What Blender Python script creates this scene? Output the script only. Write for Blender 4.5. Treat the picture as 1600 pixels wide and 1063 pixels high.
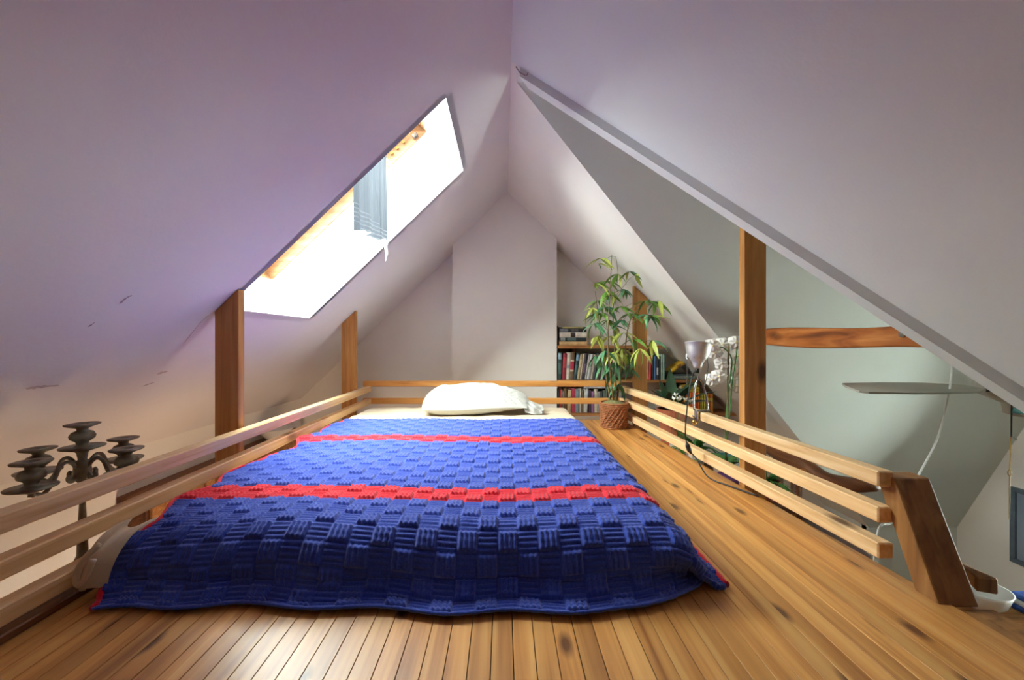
import bpy, bmesh, math, random
import numpy as np
from mathutils import Vector, Matrix, Euler, noise
random.seed(7)
sc = bpy.context.scene
for o in list(bpy.data.objects): bpy.data.objects.remove(o)
col = sc.collection
# ------------------------------------------------------------------ camera
F = 640.0; CX = 787.0; CY = 532.0; H = 0.547       # focal length and principal point in pixels of 1600 x 1063, eye height
cd = bpy.data.cameras.new('camera'); cam = bpy.data.objects.new('camera', cd); col.objects.link(cam)
cam.location = (0, 0, H); cam.rotation_euler = (math.radians(90), 0, 0)
cd.sensor_width = 36; cd.sensor_fit = 'HORIZONTAL'; cd.lens = F / 1600 * 36
cd.shift_x = (800 - CX) / 1600; cd.shift_y = (CY - 531.5) / 1600; cd.clip_start = .02
sc.camera = cam
# ------------------------------------------------------------------ sky, daylight, exposure
w = bpy.data.worlds.new('overcast_sky'); sc.world = w; w.use_nodes = True
bg = w.node_tree.nodes['Background']; bg.inputs[0].default_value = (.93, 1.0, .955, 1); bg.inputs[1].default_value = 40.0
def area(name, loc, rot, sx, sy, power=0, color=(1, 1, 1), portal=False):
    l = bpy.data.lights.new(name, 'AREA'); l.shape = 'RECTANGLE'; l.size = sx; l.size_y = sy; l.energy = power; l.color = color
    o = bpy.data.objects.new(name, l); col.objects.link(o); o.location = loc; o.rotation_euler = rot
    if portal: l.cycles.is_portal = True
    return o
ANG = math.atan(.96); CA, SA = math.cos(ANG), math.sin(ANG)
RX, RZ = .03, H + 1.124                               # the ridge runs along Y at this X and Z
def SL(s, y, d=0.0):                                  # left roof slope: s down the slope, d outward along its normal
    return Vector((RX - s * CA - d * SA, y, RZ - s * SA + d * CA))
S0, S1, YA, YB, SD = .335, 1.455, 1.505, 2.15, .28      # skylight opening and shaft depth
area('skylight_daylight', SL((S0 + S1) / 2, (YA + YB) / 2, .50), (0, -ANG, 0), S1 - S0, YB - YA, portal=True)
area('dormer_green_fill', (3.32, 1.55, H - .725), (0, math.radians(90), 0), .55, .5, 6, (.80, 1.0, .80))  # added greenish lamp outside the unseen gable window, tinting the slope
sc.view_settings.view_transform = 'Standard'; sc.view_settings.look = 'None'
sc.view_settings.exposure = 0.68; sc.view_settings.gamma = 1; sc.view_settings.use_curve_mapping = False
sc.cycles.diffuse_bounces = 10; sc.cycles.max_bounces = 14
# ------------------------------------------------------------------ helpers
def srgb(r, g, b):
    f = lambda c: (c / 255 / 12.92) if c / 255 <= .04045 else ((c / 255 + .055) / 1.055) ** 2.4
    return (f(r), f(g), f(b), 1)
MATS = {}
def newmat(name, rgb, rough=.6, metal=0, spec=.5, sheen=0):
    m = bpy.data.materials.new(name); m.use_nodes = True; b = m.node_tree.nodes['Principled BSDF']
    b.inputs['Base Color'].default_value = srgb(*rgb); b.inputs['Roughness'].default_value = rough
    b.inputs['Metallic'].default_value = metal; b.inputs['Specular IOR Level'].default_value = spec
    if sheen: b.inputs['Sheen Weight'].default_value = sheen
    return m
def N(m, t): return m.node_tree.nodes.new(t)
def L(m, a, b): m.node_tree.links.new(a, b)
def mottled(name, c1, c2, scale=20, rough=.6, metal=0, bump=0, bscale=None, spec=.5, sheen=0, lo=.35, hi=.65, det=4, rand=0):
    """noise between two colours, with optional fine relief"""
    m = newmat(name, c1, rough, metal, spec, sheen); b = m.node_tree.nodes['Principled BSDF']
    tc = N(m, 'ShaderNodeTexCoord'); nz = N(m, 'ShaderNodeTexNoise'); nz.inputs['Scale'].default_value = scale; nz.inputs['Detail'].default_value = det
    L(m, tc.outputs['Object'], nz.inputs['Vector'])
    cr = N(m, 'ShaderNodeValToRGB'); e = cr.color_ramp.elements
    e[0].position = lo; e[0].color = srgb(*c1); e[1].position = hi; e[1].color = srgb(*c2)
    L(m, nz.outputs[0], cr.inputs[0]); out = cr.outputs[0]
    if rand:
        oi = N(m, 'ShaderNodeObjectInfo'); hv = N(m, 'ShaderNodeHueSaturation'); mr = N(m, 'ShaderNodeMapRange')
        mr.inputs[3].default_value = 1 - rand; mr.inputs[4].default_value = 1 + rand
        L(m, oi.outputs['Random'], mr.inputs[0]); L(m, mr.outputs[0], hv.inputs['Value']); L(m, out, hv.inputs['Color']); out = hv.outputs[0]
    L(m, out, b.inputs['Base Color'])
    if bump:
        n2 = N(m, 'ShaderNodeTexNoise'); n2.inputs['Scale'].default_value = bscale or scale * 4; n2.inputs['Detail'].default_value = 3
        L(m, tc.outputs['Object'], n2.inputs['Vector'])
        bp = N(m, 'ShaderNodeBump'); bp.inputs['Strength'].default_value = bump; bp.inputs['Distance'].default_value = .004
        L(m, n2.outputs[0], bp.inputs['Height']); L(m, bp.outputs[0], b.inputs['Normal'])
    return m
def wood(name,  cdark, cmid, clight, axis=1, rough=.45, grain=60, knots=True, rand=.12, spec=.4, stretch=.045, coat=0, knotc=(70, 38, 18), kscale=3.2, ksize=.13, flat=False):
    m = newmat(name, cmid, rough, 0, spec); b = m.node_tree.nodes['Principled BSDF']
    if coat: b.inputs['Coat Weight'].default_value = coat; b.inputs['Coat Roughness'].default_value = .25
    tc = N(m, 'ShaderNodeTexCoord'); oi = N(m, 'ShaderNodeObjectInfo')
    off = N(m, 'ShaderNodeVectorMath'); off.operation = 'SCALE'; off.inputs[0].default_value = (13, 29, 17); L(m, oi.outputs['Random'], off.inputs['Scale'])
    ad = N(m, 'ShaderNodeVectorMath'); ad.operation = 'ADD'; L(m, tc.outputs['Object'], ad.inputs[0]); L(m, off.outputs[0], ad.inputs[1])
    mp = N(m, 'ShaderNodeMapping'); s = [1, 1, 1]; s[axis] = stretch; mp.inputs['Scale'].default_value = s; L(m, ad.outputs[0], mp.inputs[0])
    nz = N(m, 'ShaderNodeTexNoise'); nz.inputs['Scale'].default_value = grain; nz.inputs['Detail'].default_value = 5; nz.inputs['Distortion'].default_value = .6
    L(m, mp.outputs[0], nz.inputs['Vector'])
    cr = N(m, 'ShaderNodeValToRGB'); el = cr.color_ramp.elements
    el[0].position = .28; el[0].color = srgb(*cdark); el[1].position = .72; el[1].color = srgb(*clight)
    mid = el.new(.5); mid.color = srgb(*cmid); L(m, nz.outputs[0], cr.inputs[0]); out = cr.outputs[0]
    if knots:
        mk_ = N(m, 'ShaderNodeMapping'); s = [1.6, 1.6, 1.6]; s[axis] = .7; mk_.inputs['Scale'].default_value = s; L(m, ad.outputs[0], mk_.inputs[0])
        vo = N(m, 'ShaderNodeTexVoronoi'); vo.voronoi_dimensions = '2D' if flat else '3D'; vo.inputs['Scale'].default_value = kscale; L(m, mk_.outputs[0], vo.inputs['Vector'])
        kr = N(m, 'ShaderNodeMapRange'); kr.inputs[1].default_value = ksize * .35; kr.inputs[2].default_value = ksize; kr.inputs[3].default_value = .85; kr.inputs[4].default_value = 0
        L(m, vo.outputs['Distance'], kr.inputs[0])
        mx = N(m, 'ShaderNodeMix'); mx.data_type = 'RGBA'; L(m, kr.outputs[0], mx.inputs['Factor']); L(m, out, mx.inputs['A']); mx.inputs['B'].default_value = srgb(*knotc); out = mx.outputs['Result']
    hv = N(m, 'ShaderNodeHueSaturation'); mr = N(m, 'ShaderNodeMapRange'); mr.inputs[3].default_value = 1 - rand; mr.inputs[4].default_value = 1 + rand
    L(m, oi.outputs['Random'], mr.inputs[0]); L(m, mr.outputs[0], hv.inputs['Value']); L(m, out, hv.inputs['Color'])
    L(m, hv.outputs[0], b.inputs['Base Color'])
    bp = N(m, 'ShaderNodeBump'); bp.inputs['Strength'].default_value = .12; bp.inputs['Distance'].default_value = .002
    L(m, nz.outputs[0], bp.inputs['Height']); L(m, bp.outputs[0], b.inputs['Normal'])
    return m
def plain(rgb, rough=.6):
    k = ('p', rgb, rough)
    if k not in MATS: MATS[k] = mottled('paint_%d_%d_%d' % rgb, rgb, tuple(max(0, int(c * .86)) for c in rgb), 35, rough)
    return MATS[k]
WO = {}                                               # world origin of every object
def tag(o, label=None, cat=None, group=None, kind=None):
    if label: o['label'] = label
    if cat: o['category'] = cat
    if group: o['group'] = group
    if kind: o['kind'] = kind
    return o
def root(name, loc, label, cat, group=None):
    o = bpy.data.objects.new(name, None); col.objects.link(o); o.location = loc; o.empty_display_size = .05; WO[o.name] = Vector(loc)
    return tag(o, label, cat, group)
def place(o, loc, parent):
    WO[o.name] = Vector(loc)
    if parent is not None:
        o.parent = parent; o.location = Vector(loc) - WO[parent.name]
    else: o.location = loc
def mk(name, vf, mat, parent=None, origin=None, smooth=False, mats=None, fmat=None):
    """one mesh object from world-space vertices"""
    vs, fs = vf[0], vf[1]
    vs = [Vector(v) for v in vs]
    if origin is None:
        lo = [min(v[i] for v in vs) for i in range(3)]; hi = [max(v[i] for v in vs) for i in range(3)]
        origin = Vector(((lo[0] + hi[0]) / 2, (lo[1] + hi[1]) / 2, lo[2] if parent is None else (lo[2] + hi[2]) / 2))
    origin = Vector(origin)
    me = bpy.data.meshes.new(name); me.from_pydata([v - origin for v in vs], [], fs); me.update()
    for m in (mats or [mat]): me.materials.append(m)
    if fmat is not None: me.polygons.foreach_set('material_index', fmat)
    if smooth: me.polygons.foreach_set('use_smooth', [True] * len(me.polygons))
    o = bpy.data.objects.new(name, me); col.objects.link(o); place(o, origin, parent)
    return o
def inst(name, mesh, loc, rot=(0, 0, 0), scale=(1, 1, 1), parent=None):
    o = bpy.data.objects.new(name, mesh); col.objects.link(o); place(o, loc, parent); o.rotation_euler = rot; o.scale = scale
    return o
def hexm(p, bev=0.0, seg=1):
    """8 corners: bottom loop 0-3, top loop 4-7"""
    bm = bmesh.new(); v = [bm.verts.new(q) for q in p]
    for f in ((0, 3, 2, 1), (4, 5, 6, 7), (0, 1, 5, 4), (1, 2, 6, 5), (2, 3, 7, 6), (3, 0, 4, 7)): bm.faces.new([v[i] for i in f])
    bmesh.ops.recalc_face_normals(bm, faces=bm.faces)
    if bev: bmesh.ops.bevel(bm, geom=bm.edges[:], offset=bev, segments=seg, affect='EDGES', profile=.5)
    bm.verts.index_update(); r = ([tuple(q.co) for q in bm.verts], [[q.index for q in f.verts] for f in bm.faces]); bm.free()
    return r
def boxm(x0, x1, y0, y1, z0, z1, bev=0.0, seg=1):
    return hexm([(x0, y0, z0), (x1, y0, z0), (x1, y1, z0), (x0, y1, z0), (x0, y0, z1), (x1, y0, z1), (x1, y1, z1), (x0, y1, z1)], bev, seg)
def xf(vf, M): return ([M @ Vector(v) for v in vf[0]], vf[1])
def join(*vfs):
    vs, fs = [], []
    for v, f in vfs:
        k = len(vs); vs += [tuple(q) for q in v]; fs += [[i + k for i in g] for g in f]
    return vs, fs
def slab(poly, d):
    """polygon extruded by vector d"""
    n = len(poly); d = Vector(d); a = [Vector(p) for p in poly]; b = [p + d for p in a]
    fs = [list(range(n)), list(range(2 * n - 1, n - 1, -1))] + [[i, n + i, n + (i + 1) % n, (i + 1) % n] for i in range(n)]
    return [tuple(v) for v in a + b], fs
def lathe(prof, seg=20, c=(0, 0, 0)):
    vs, fs = [], []
    for r, z in prof:
        for k in range(seg):
            a = 2 * math.pi * k / seg; vs.append((c[0] + r * math.cos(a), c[1] + r * math.sin(a), c[2] + z))
    for i in range(len(prof) - 1):
        for k in range(seg):
            k2 = (k + 1) % seg; fs.append([i * seg + k, i * seg + k2, (i + 1) * seg + k2, (i + 1) * seg + k])
    fs.append(list(range(seg))[::-1]); fs.append([(len(prof) - 1) * seg + k for k in range(seg)])
    return vs, fs
def tube(pts, rad, seg=8):
    pts = [Vector(p) for p in pts]; n = len(pts); rr = rad if isinstance(rad, (list, tuple)) else [rad] * n
    vs, fs = [], []; s = None
    for i, p in enumerate(pts):
        t = (pts[min(i + 1, n - 1)] - pts[max(i - 1, 0)])
        t = t.normalized() if t.length > 1e-7 else Vector((0, 0, 1))
        if s is None: s = t.cross(Vector((.12, .23, .97))); s = s if s.length > .05 else t.cross(Vector((1, 0, 0)))
        s = (s - t * s.dot(t)); s.normalize(); u = s.cross(t)
        for k in range(seg):
            a = 2 * math.pi * k / seg; vs.append(tuple(p + (s * math.cos(a) + u * math.sin(a)) * rr[i]))
    for i in range(n - 1):
        for k in range(seg):
            k2 = (k + 1) % seg; fs.append([i * seg + k, i * seg + k2, (i + 1) * seg + k2, (i + 1) * seg + k])
    fs.append(list(range(seg))[::-1]); fs.append([(n - 1) * seg + k for k in range(seg)])
    return vs, fs
def spline(pts, n=8):
    """Catmull-Rom through the points"""
    P = [Vector(p) for p in pts]; P = [2 * P[0] - P[1]] + P + [2 * P[-1] - P[-2]]; out = []
    for i in range(1, len(P) - 2):
        for k in range(n):
            t = k / n; a, b, c, d = P[i - 1], P[i], P[i + 1], P[i + 2]
            out.append(.5 * ((2 * b) + (c - a) * t + (2 * a - 5 * b + 4 * c - d) * t * t + (3 * b - a - 3 * c + d) * t ** 3))
    return out + [P[-2]]
def at(px, py, y): return Vector(((px - CX) / F * y, y, H + (CY - py) / F * y))
def on_left(px, py):
    u, v = CX - px, CY - py; y = F * (1.124 - .96 * RX) / (v + .96 * u); return at(px, py, y)
def on_right(px, py):
    u, v = px - CX, CY - py; y = F * (1.124 + .96 * RX) / (v + .96 * u); return at(px, py, y)
def sm(a, b, x):
    t = np.clip((x - a) / (b - a), 0, 1); return t * t * (3 - 2 * t)
# ------------------------------------------------------------------ materials
M_ceilL = mottled('ceiling_white_lilac_bounce', (225, 222, 222), (220, 217, 218), 1.6, .75, bump=.12, bscale=90, spec=.25)  # faint lilac stands for light bounced off the blanket
M_ceilR = mottled('ceiling_paint_white', (224, 229, 227), (220, 225, 223), 1.8, .75, bump=.12, bscale=90, spec=.25)
M_dorm = mottled('dormer_white_green_light', (213, 217, 210), (207, 212, 205), 1.4, .75, bump=.12, bscale=70, spec=.25)  # greenish window light put into the base colour
M_wall = mottled('wall_paint_warm_white', (235, 232, 224), (230, 227, 219), 2.2, .75, bump=.1, bscale=90, spec=.25)
M_shaft = mottled('shaft_paint_white', (216, 217, 219), (211, 212, 214), 3, .7, bump=.06, bscale=90)
M_board = wood('floor_board_varnished', (158, 98, 44), (204, 144, 76), (222, 170, 100), 1, .36, 38, True, .16, .45, .035, .15, (76, 38, 16), 3.2, .085, True)
M_rail = wood('rail_pine', (212, 164, 110), (232, 194, 142), (240, 208, 162), 1, .5, 55, True, .07, .35, .05)
M_railx = wood('rail_pine_crosswise', (192, 124, 58), (216, 152, 80), (226, 168, 96), 0, .45, 55, True, .07, .35, .05)
M_post = wood('post_pine', (156, 102, 50), (188, 132, 70), (206, 152, 90), 2, .5, 45, True, .08, .35, .05)
M_newel = wood('newel_brown', (108, 70, 36), (144, 98, 52), (168, 120, 68), 2, .4, 45, False, .05, .4, .05)
M_dark = wood('dark_timber', (74, 40, 20), (104, 60, 30), (134, 84, 46), 1, .5, 40, False, .1, .35, .06)
M_collar = wood('rough_orange_timber', (92, 44, 18), (170, 96, 42), (204, 134, 72), 1, .5, 22, True, .05, .4, .16, 0, (52, 26, 14), 6, .28)
M_shelf = wood('shelf_board', (120, 76, 40), (164, 112, 62), (190, 140, 88), 0, .5, 45, False, .08)
M_frame = wood('skylight_pine', (160, 114, 74), (186, 140, 98), (204, 162, 120), 0, .4, 45, True, .04, .4, .12)
M_panel = wood('near_wall_wood_tone', (140, 116, 92), (164, 140, 114), (180, 156, 130), 2, .6, 18, False)  # wood tone made up for the unseen near wall, curbing bounced light
M_sub = wood('subfloor', (40, 24, 12), (52, 32, 18), (62, 40, 22), 1, .9, 20, False)
M_lfloor = mottled('lower_floor_carpet', (150, 140, 126), (134, 124, 112), 30, .9, bump=.3)
M_sheet = mottled('cream_cotton_sheet', (212, 196, 168), (202, 182, 150), 6, .85, bump=.15, bscale=250, sheen=.2)
M_pillow = mottled('white_cotton_pillowcase', (190, 188, 180), (184, 182, 173), 6, .85, bump=.6, bscale=45, sheen=.2)
M_matt = mottled('mattress_ticking', (224, 208, 180), (214, 198, 170), 12, .9)
M_blue = mottled('blue_crochet_wool', (64, 90, 190), (44, 68, 164), 300, .9, bump=.5, bscale=700, sheen=.35, spec=.15)
M_red = mottled('red_crochet_wool', (232, 30, 52), (206, 18, 40), 300, .9, bump=.5, bscale=700, sheen=.3, spec=.15)
M_bronze = mottled('tarnished_bronze', (108, 86, 66), (146, 150, 132), 26, .45, .5, bump=.2, bscale=200)
M_alu = mottled('brushed_aluminium', (212, 210, 206), (194, 192, 190), 40, .48, .7)
M_chrome = mottled('worn_chrome', (200, 198, 194), (150, 148, 146), 40, .25, .95)
M_black = mottled('black_plastic', (22, 22, 24), (32, 32, 34), 30, .45)
M_wicker = wood('woven_rope_basket', (146, 92, 60), (166, 108, 72), (184, 128, 90), 2, .7, 60, False, .12, .2, .6)
M_moss = mottled('dry_moss', (150, 142, 92), (104, 104, 62), 60, .95, bump=.8)
M_cane = mottled('bamboo_cane', (122, 112, 66), (92, 74, 50), 30, .5)
M_leaf = [mottled('bamboo_leaf_%d' % i, a, b, 12, .5, rand=.22) for i, (a, b) in enumerate([((84, 130, 46), (124, 160, 66)), ((62, 114, 74), (104, 156, 108)), ((158, 172, 70), (192, 198, 100))])]
M_agave = mottled('dark_green_leaf', (28, 48, 32), (46, 74, 44), 10, .35, rand=.15)
M_leafg = mottled('bright_green_leaf', (44, 104, 40), (90, 150, 64), 14, .45, rand=.25)
M_petal = mottled('white_orchid_petal', (248, 246, 240), (238, 234, 226), 20, .6)
M_yel = mottled('yellow_orchid_lip', (232, 214, 150), (214, 186, 110), 30, .6)
M_terra = mottled('terracotta', (196, 116, 84), (180, 98, 68), 20, .8, bump=.2)
M_soil = mottled('potting_soil', (52, 38, 28), (34, 26, 20), 60, .95, bump=.8)
M_ceram = mottled('white_glaze', (232, 232, 230), (224, 224, 222), 6, .2)
M_teal = mottled('teal_glaze', (62, 128, 126), (96, 150, 150), 10, .25)
M_purple = mottled('purple_cloth_cover', (112, 66, 128), (90, 52, 108), 30, .8)
M_fan = mottled('olive_grey_blade', (176, 174, 160), (160, 158, 146), 5, .5)
M_frameg = mottled('slate_frame', (92, 106, 118), (80, 94, 106), 20, .5)
M_pic = mottled('slate_print', (138, 152, 166), (120, 136, 152), 3, .4)
M_brass = mottled('brass', (196, 164, 96), (166, 134, 70), 40, .3, .9)
M_cord = mottled('white_cable', (226, 226, 222), (210, 210, 204), 20, .5)
M_pages = mottled('book_pages', (226, 214, 188), (206, 192, 164), 120, .9)
M_crack = mottled('plaster_crack', (176, 156, 160), (150, 130, 134), 80, .9)
M_smudge = mottled('plaster_smudge', (198, 184, 182), (184, 168, 166), 80, .9)
def glass(name):
    m = bpy.data.materials.new(name); m.use_nodes = True; nt = m.node_tree
    for n in list(nt.nodes): nt.nodes.remove(n)
    o = N(m, 'ShaderNodeOutputMaterial'); mx = N(m, 'ShaderNodeMixShader'); t = N(m, 'ShaderNodeBsdfTransparent'); g = N(m, 'ShaderNodeBsdfGlossy'); fr = N(m, 'ShaderNodeFresnel')
    g.inputs['Roughness'].default_value = .02; fr.inputs[0].default_value = 1.3; t.inputs[0].default_value = (.95, .97, .97, 1)
    L(m, fr.outputs[0], mx.inputs[0]); L(m, t.outputs[0], mx.inputs[1]); L(m, g.outputs[0], mx.inputs[2]); L(m, mx.outputs[0], o.inputs[0])
    return m
M_glass = glass('window_glass')
# ------------------------------------------------------------------ the setting
def struct(name, vf, mat, parent=None, origin=None, label=None):
    o = mk(name, vf, mat, parent, origin)
    if parent is None: tag(o, label, name.split('_')[0], None, 'structure')
    return o
YN, YF, ZL = -1.6, 3.30, -2.1                         # near wall, far wall, lower floor
SMAX = (RX + 1.63) / CA
# left slope with the skylight hole
ss = [0, S0, S1, SMAX]; ys = [YN, YA, YB, YF]; TH = .06
vs, fs = [], []
def quadslab(a, b, c, d, n):
    global vs, fs
    v, f = slab([a, b, c, d], n); k = len(vs); vs += v; fs += [[i + k for i in g] for g in f]
nl = Vector((-SA, 0, CA)) * TH
for i in range(3):
    for j in range(3):
        if i == 1 and j == 1: continue
        quadslab(SL(ss[i], ys[j]), SL(ss[i], ys[j + 1]), SL(ss[i + 1], ys[j + 1]), SL(ss[i + 1], ys[j]), nl)
ceilL = struct('ceiling_left', (vs, fs), M_ceilL, label='sloping white plaster ceiling on the left with the skylight, tinted lilac for bounce light')
# skylight shaft lining
for a, b, n in (((S0, YA), (S0, YB), Vector((CA, 0, SA))), ((S1, YA), (S1, YB), Vector((-CA, 0, -SA))), ((S0, YA), (S1, YA), Vector((0, -1, 0))), ((S0, YB), (S1, YB), Vector((0, 1, 0)))):
    p = [SL(*a), SL(*b), SL(*b, SD), SL(*a, SD)]
    p = [q + n * .0005 for q in p]
    mk('shaft_lining', slab(p, n * .03), M_shaft, ceilL)
# skylight window
wroot = tag(bpy.data.objects.new('window_1', None), 'pine framed skylight in the left slope', 'window', None, 'structure'); col.objects.link(wroot)
WO['window_1'] = SL((S0 + S1) / 2, (YA + YB) / 2, SD); wroot.location = WO['window_1']
def slbox(s0, s1, y0, y1, d0, d1, bev=.003):
    return hexm([SL(s0, y0, d0), SL(s1, y0, d0), SL(s1, y1, d0), SL(s0, y1, d0), SL(s0, y0, d1), SL(s1, y0, d1), SL(s1, y1, d1), SL(s0, y1, d1)], bev)
J = .05
for b in ((S0 - J, S0, YA - J, YB + J), (S1, S1 + J, YA - J, YB + J), (S0, S1, YA - J, YA), (S0, S1, YB, YB + J)):
    mk('frame_jamb', slbox(*b, SD + .002, SD + .13), M_frame, wroot)
Q = .045
for b in ((S0 + .002, S0 + Q, YA + .002, YB - .002), (S1 - Q, S1 - .002, YA + .002, YB - .002), (S0 + Q, S1 - Q, YA + .002, YA + Q), (S0 + Q, S1 - Q, YB - Q, YB - .002)):
    mk('sash_rail', slbox(*b, SD + .075, SD + .12), M_frame, wroot)
mk('pane', slbox(S0 + Q - .01, S1 - Q + .01, YA + Q - .01, YB - Q + .01, SD + .094, SD + .098, 0), M_glass, wroot)
for dy in (-.045, 0.0, .04):
    c = SL(S0 + .17 + dy, YB - .004, SD + .04); mk('hinge_screw', tube([c, c + Vector((0, -.012, 0))], .008), M_brass, wroot)
mk('latch', slbox(S0 + .045, S0 + .075, YB - .03, YB - .001, SD + .01, SD + .03), M_chrome, wroot)
XS = -.58; SROD = (RX - XS - .26 * SA) / CA; rz = SL(SROD, 1.8, .26).z
mk('curtain_rod', tube([(XS, YA + .002, rz), (XS, YB - .002, rz)], .006), M_chrome, wroot)
# right slope, cut by the cross gable
def zr(x): return RZ - .96 * (x - RX)
nr = Vector((SA, 0, CA)) * TH; XE = 2.58
def yn(x): return 1.664 - .467 * x
def yf(x): return 1.719 + .455 * x
xt = RX + .025
pn = [(RX, YN), (RX, yn(RX)), (xt, yn(xt)), (XE, yn(XE)), (XE, YN)]
pf = [(RX, yf(RX)), (RX, YF), (XE, YF), (XE, yf(XE)), (xt, yf(xt))]
pm = [(RX, yn(RX)), (RX, yf(RX)), (xt, yf(xt)), (xt, yn(xt))]
up = lambda q: [(x, y, zr(x)) for x, y in q]
ceilR = struct('ceiling_right', slab(up(pn), nr), M_ceilR, label='large sloping white ceiling plane at upper right, nearest the camera')
struct('ceiling_far_right', join(slab(up(pf), nr), slab(up(pm), nr)), M_wall, label='narrow sloping white ceiling between the ridge and the cross gable')
XG = 3.2; zt = zr(xt); zb = zr(XE)
ceilD = struct('ceiling_dormer', join(slab([(xt, yf(xt), zt), (XE, yf(XE), zb), (XG, yf(XE), zb), (XG, yf(xt), zt)], (0, .055, .026)),
       slab([(xt, yn(xt), zt), (XE, yn(XE), zb), (XG, yn(XE), zb), (XG, yn(xt), zt)], (0, -.055, .026)),
       slab([(xt, yn(xt), zt), (XG, yn(xt), zt), (XG, yf(xt), zt), (xt, yf(xt), zt)], (0, 0, .05))), M_dorm, label='steep white ceiling of the cross gable, tinted green for window light')
# boxed beam along the near valley
def vb(x): return Vector((x, yn(x), zr(x) - .0005))
WB = Vector((.42, .907, 0)) * .09
a, b = vb(xt + .01), vb(2.3)
trim1 = struct('trim_1', hexm([a - Vector((0, 0, .036)), b - Vector((0, 0, .036)), b - Vector((0, 0, .036)) + WB, a - Vector((0, 0, .036)) + WB, a, b, b + WB + Vector((0, 0, .12)), a + WB + Vector((0, 0, .12))]), M_ceilR, label='white boxed valley beam running down from the ridge')
# upright walls
struct('wall_left', boxm(-1.70, -1.63, YN, YF, ZL, SL(SMAX, 0).z), M_wall, label='low white knee wall under the left slope')
struct('wall_back', boxm(-1.7, XG + .1, YF, YF + .08, ZL, 1.75), M_wall, label='white back wall behind the bookshelves')
def holed(x0, x1, y0, y1, z0, z1, h0, h1, k0, k1, ax):
    """wall box with a window hole; ax='x' wall faces X, 'y' wall faces Y"""
    out = []
    for u0, u1, w0, w1 in ((None, None, z0, k0), (None, None, k1, z1), ('a', h0, k0, k1), (h1, 'b', k0, k1)):
        lo, hi = (y0, y1) if ax == 'x' else (x0, x1)
        p = lo if u0 in (None, 'a') else u0; q = hi if u1 in (None, 'b') else u1
        out.append(boxm(x0, x1, p, q, w0, w1) if ax == 'x' else boxm(p, q, y0, y1, w0, w1))
    return join(*out)
struct('wall_gable', holed(XG, XG + .1, yn(XE) - .1, yf(XE) + .1, ZL, 1.75, 1.3, 1.8, H - 1.0, H - .45, 'x'), M_wall, label='white gable end wall of the cross gable on the right')
struct('wall_right', join(boxm(XE, XE + .06, YN, yn(XE) - .02, ZL, zb), boxm(XE, XG, yn(XE) - .06, yn(XE), ZL, zb), boxm(XE, XE + .06, yf(XE) + .02, YF, ZL, zb), boxm(XE, XG, yf(XE), yf(XE) + .06, ZL, zb)), M_dorm, label='low upright walls under the right eaves')
struct('wall_near', boxm(-1.7, XG, YN - .08, YN, ZL, 1.75), M_panel, label='end wall behind the camera, its wood tone made up to curb bounced light')
struct('floor_lower', boxm(-1.7, XG + .1, YN, YF, ZL - .1, ZL), M_lfloor, label='carpeted floor of the room below')
def window(name, ax, c, u0, u1, z0, z1, dep, label):
    r = tag(bpy.data.objects.new(name, None), label, 'window', None, 'structure'); col.objects.link(r)
    o = Vector((c, (u0 + u1) / 2, z0)) if ax == 'x' else Vector(((u0 + u1) / 2, c, z0)); r.location = o; WO[name] = o
    t = .045
    def bb(p, q, a, b, d=0):
        return boxm(c + d, c + dep - d, p, q, a, b, .003) if ax == 'x' else boxm(p, q, c + d, c + dep - d, a, b, .003)
    for q in ((u0, u1, z0, z0 + t), (u0, u1, z1 - t, z1), (u0, u0 + t, z0 + t, z1 - t), (u1 - t, u1, z0 + t, z1 - t), ((u0 + u1) / 2 - t / 2, (u0 + u1) / 2 + t / 2, z0 + t, z1 - t)):
        mk('frame_bar', bb(*q), M_shaft, r)
    m = (u0 + u1) / 2
    for p, q in ((u0 + t, m - t / 2), (m + t / 2, u1 - t)):
        mk('pane', bb(p, q, z0 + t, z1 - t, .026), M_glass, r)
window('window_2', 'x', XG + .02, 1.3, 1.8, H - 1.0, H - .45, .06, 'white two-pane window assumed in the gable end wall, out of frame')  # unseen window, assumed as source of the dormer slope's greenish light
# chimney breast: follows the roof up to the ridge
YC = 3.10; xa, xb = (707 - CX) / F * YC, (870 - CX) / F * YC
zl = lambda x: RZ - .96 * (RX - x)
br = [(xa, YC, ZL), (xb, YC, ZL), (xb, YC, zr(xb)), (RX, YC, RZ), (xa, YC, zl(xa))]
struct('wall_chimney_breast', slab(br, (0, YF - YC - .001, 0)), M_wall, label='plain white chimney breast rising to the ridge')
# loft floor with its boards
XL, XR0 = -.945, .925
def edge(y): return .925 - .056 * (max(y, .9) - .9)
YP = 2.83
fl = struct('floor', slab([(XL, YN, -.018), (XR0, YN, -.018), (XR0, .9, -.018), (edge(YP), YP, -.018), (XL, YP, -.018)], (0, 0, -.05)), M_sub, label='loft platform floor of narrow varnished boards')
BW = .0385; nb = int((XR0 - XL) / BW) + 1; shared = None
for i in range(nb):
    x0 = XL + i * BW; x1 = min(x0 + BW - .0016, XR0)
    if x1 <= edge(YP):
        if shared is None:
            b0 = mk('board', boxm(x0, x1, YN, YP, -.018, 0, .0003), M_board, fl); shared = b0.data
        else:
            inst('board', shared, ((x0 + x1) / 2, (YN + YP) / 2, -.009), parent=fl)
    else:
        ye = lambda x: .9 + (.925 - x) / .056
        poly = [(x0, YN), (x1, YN), (x1, ye(x1)), (x0, min(YP, ye(x0)))]
        if ye(x0) > YP: poly.insert(3, (edge(YP), YP))
        mk('board', slab([(x, y, -.018) for x, y in poly], (0, 0, .018)), M_board, fl)
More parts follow.
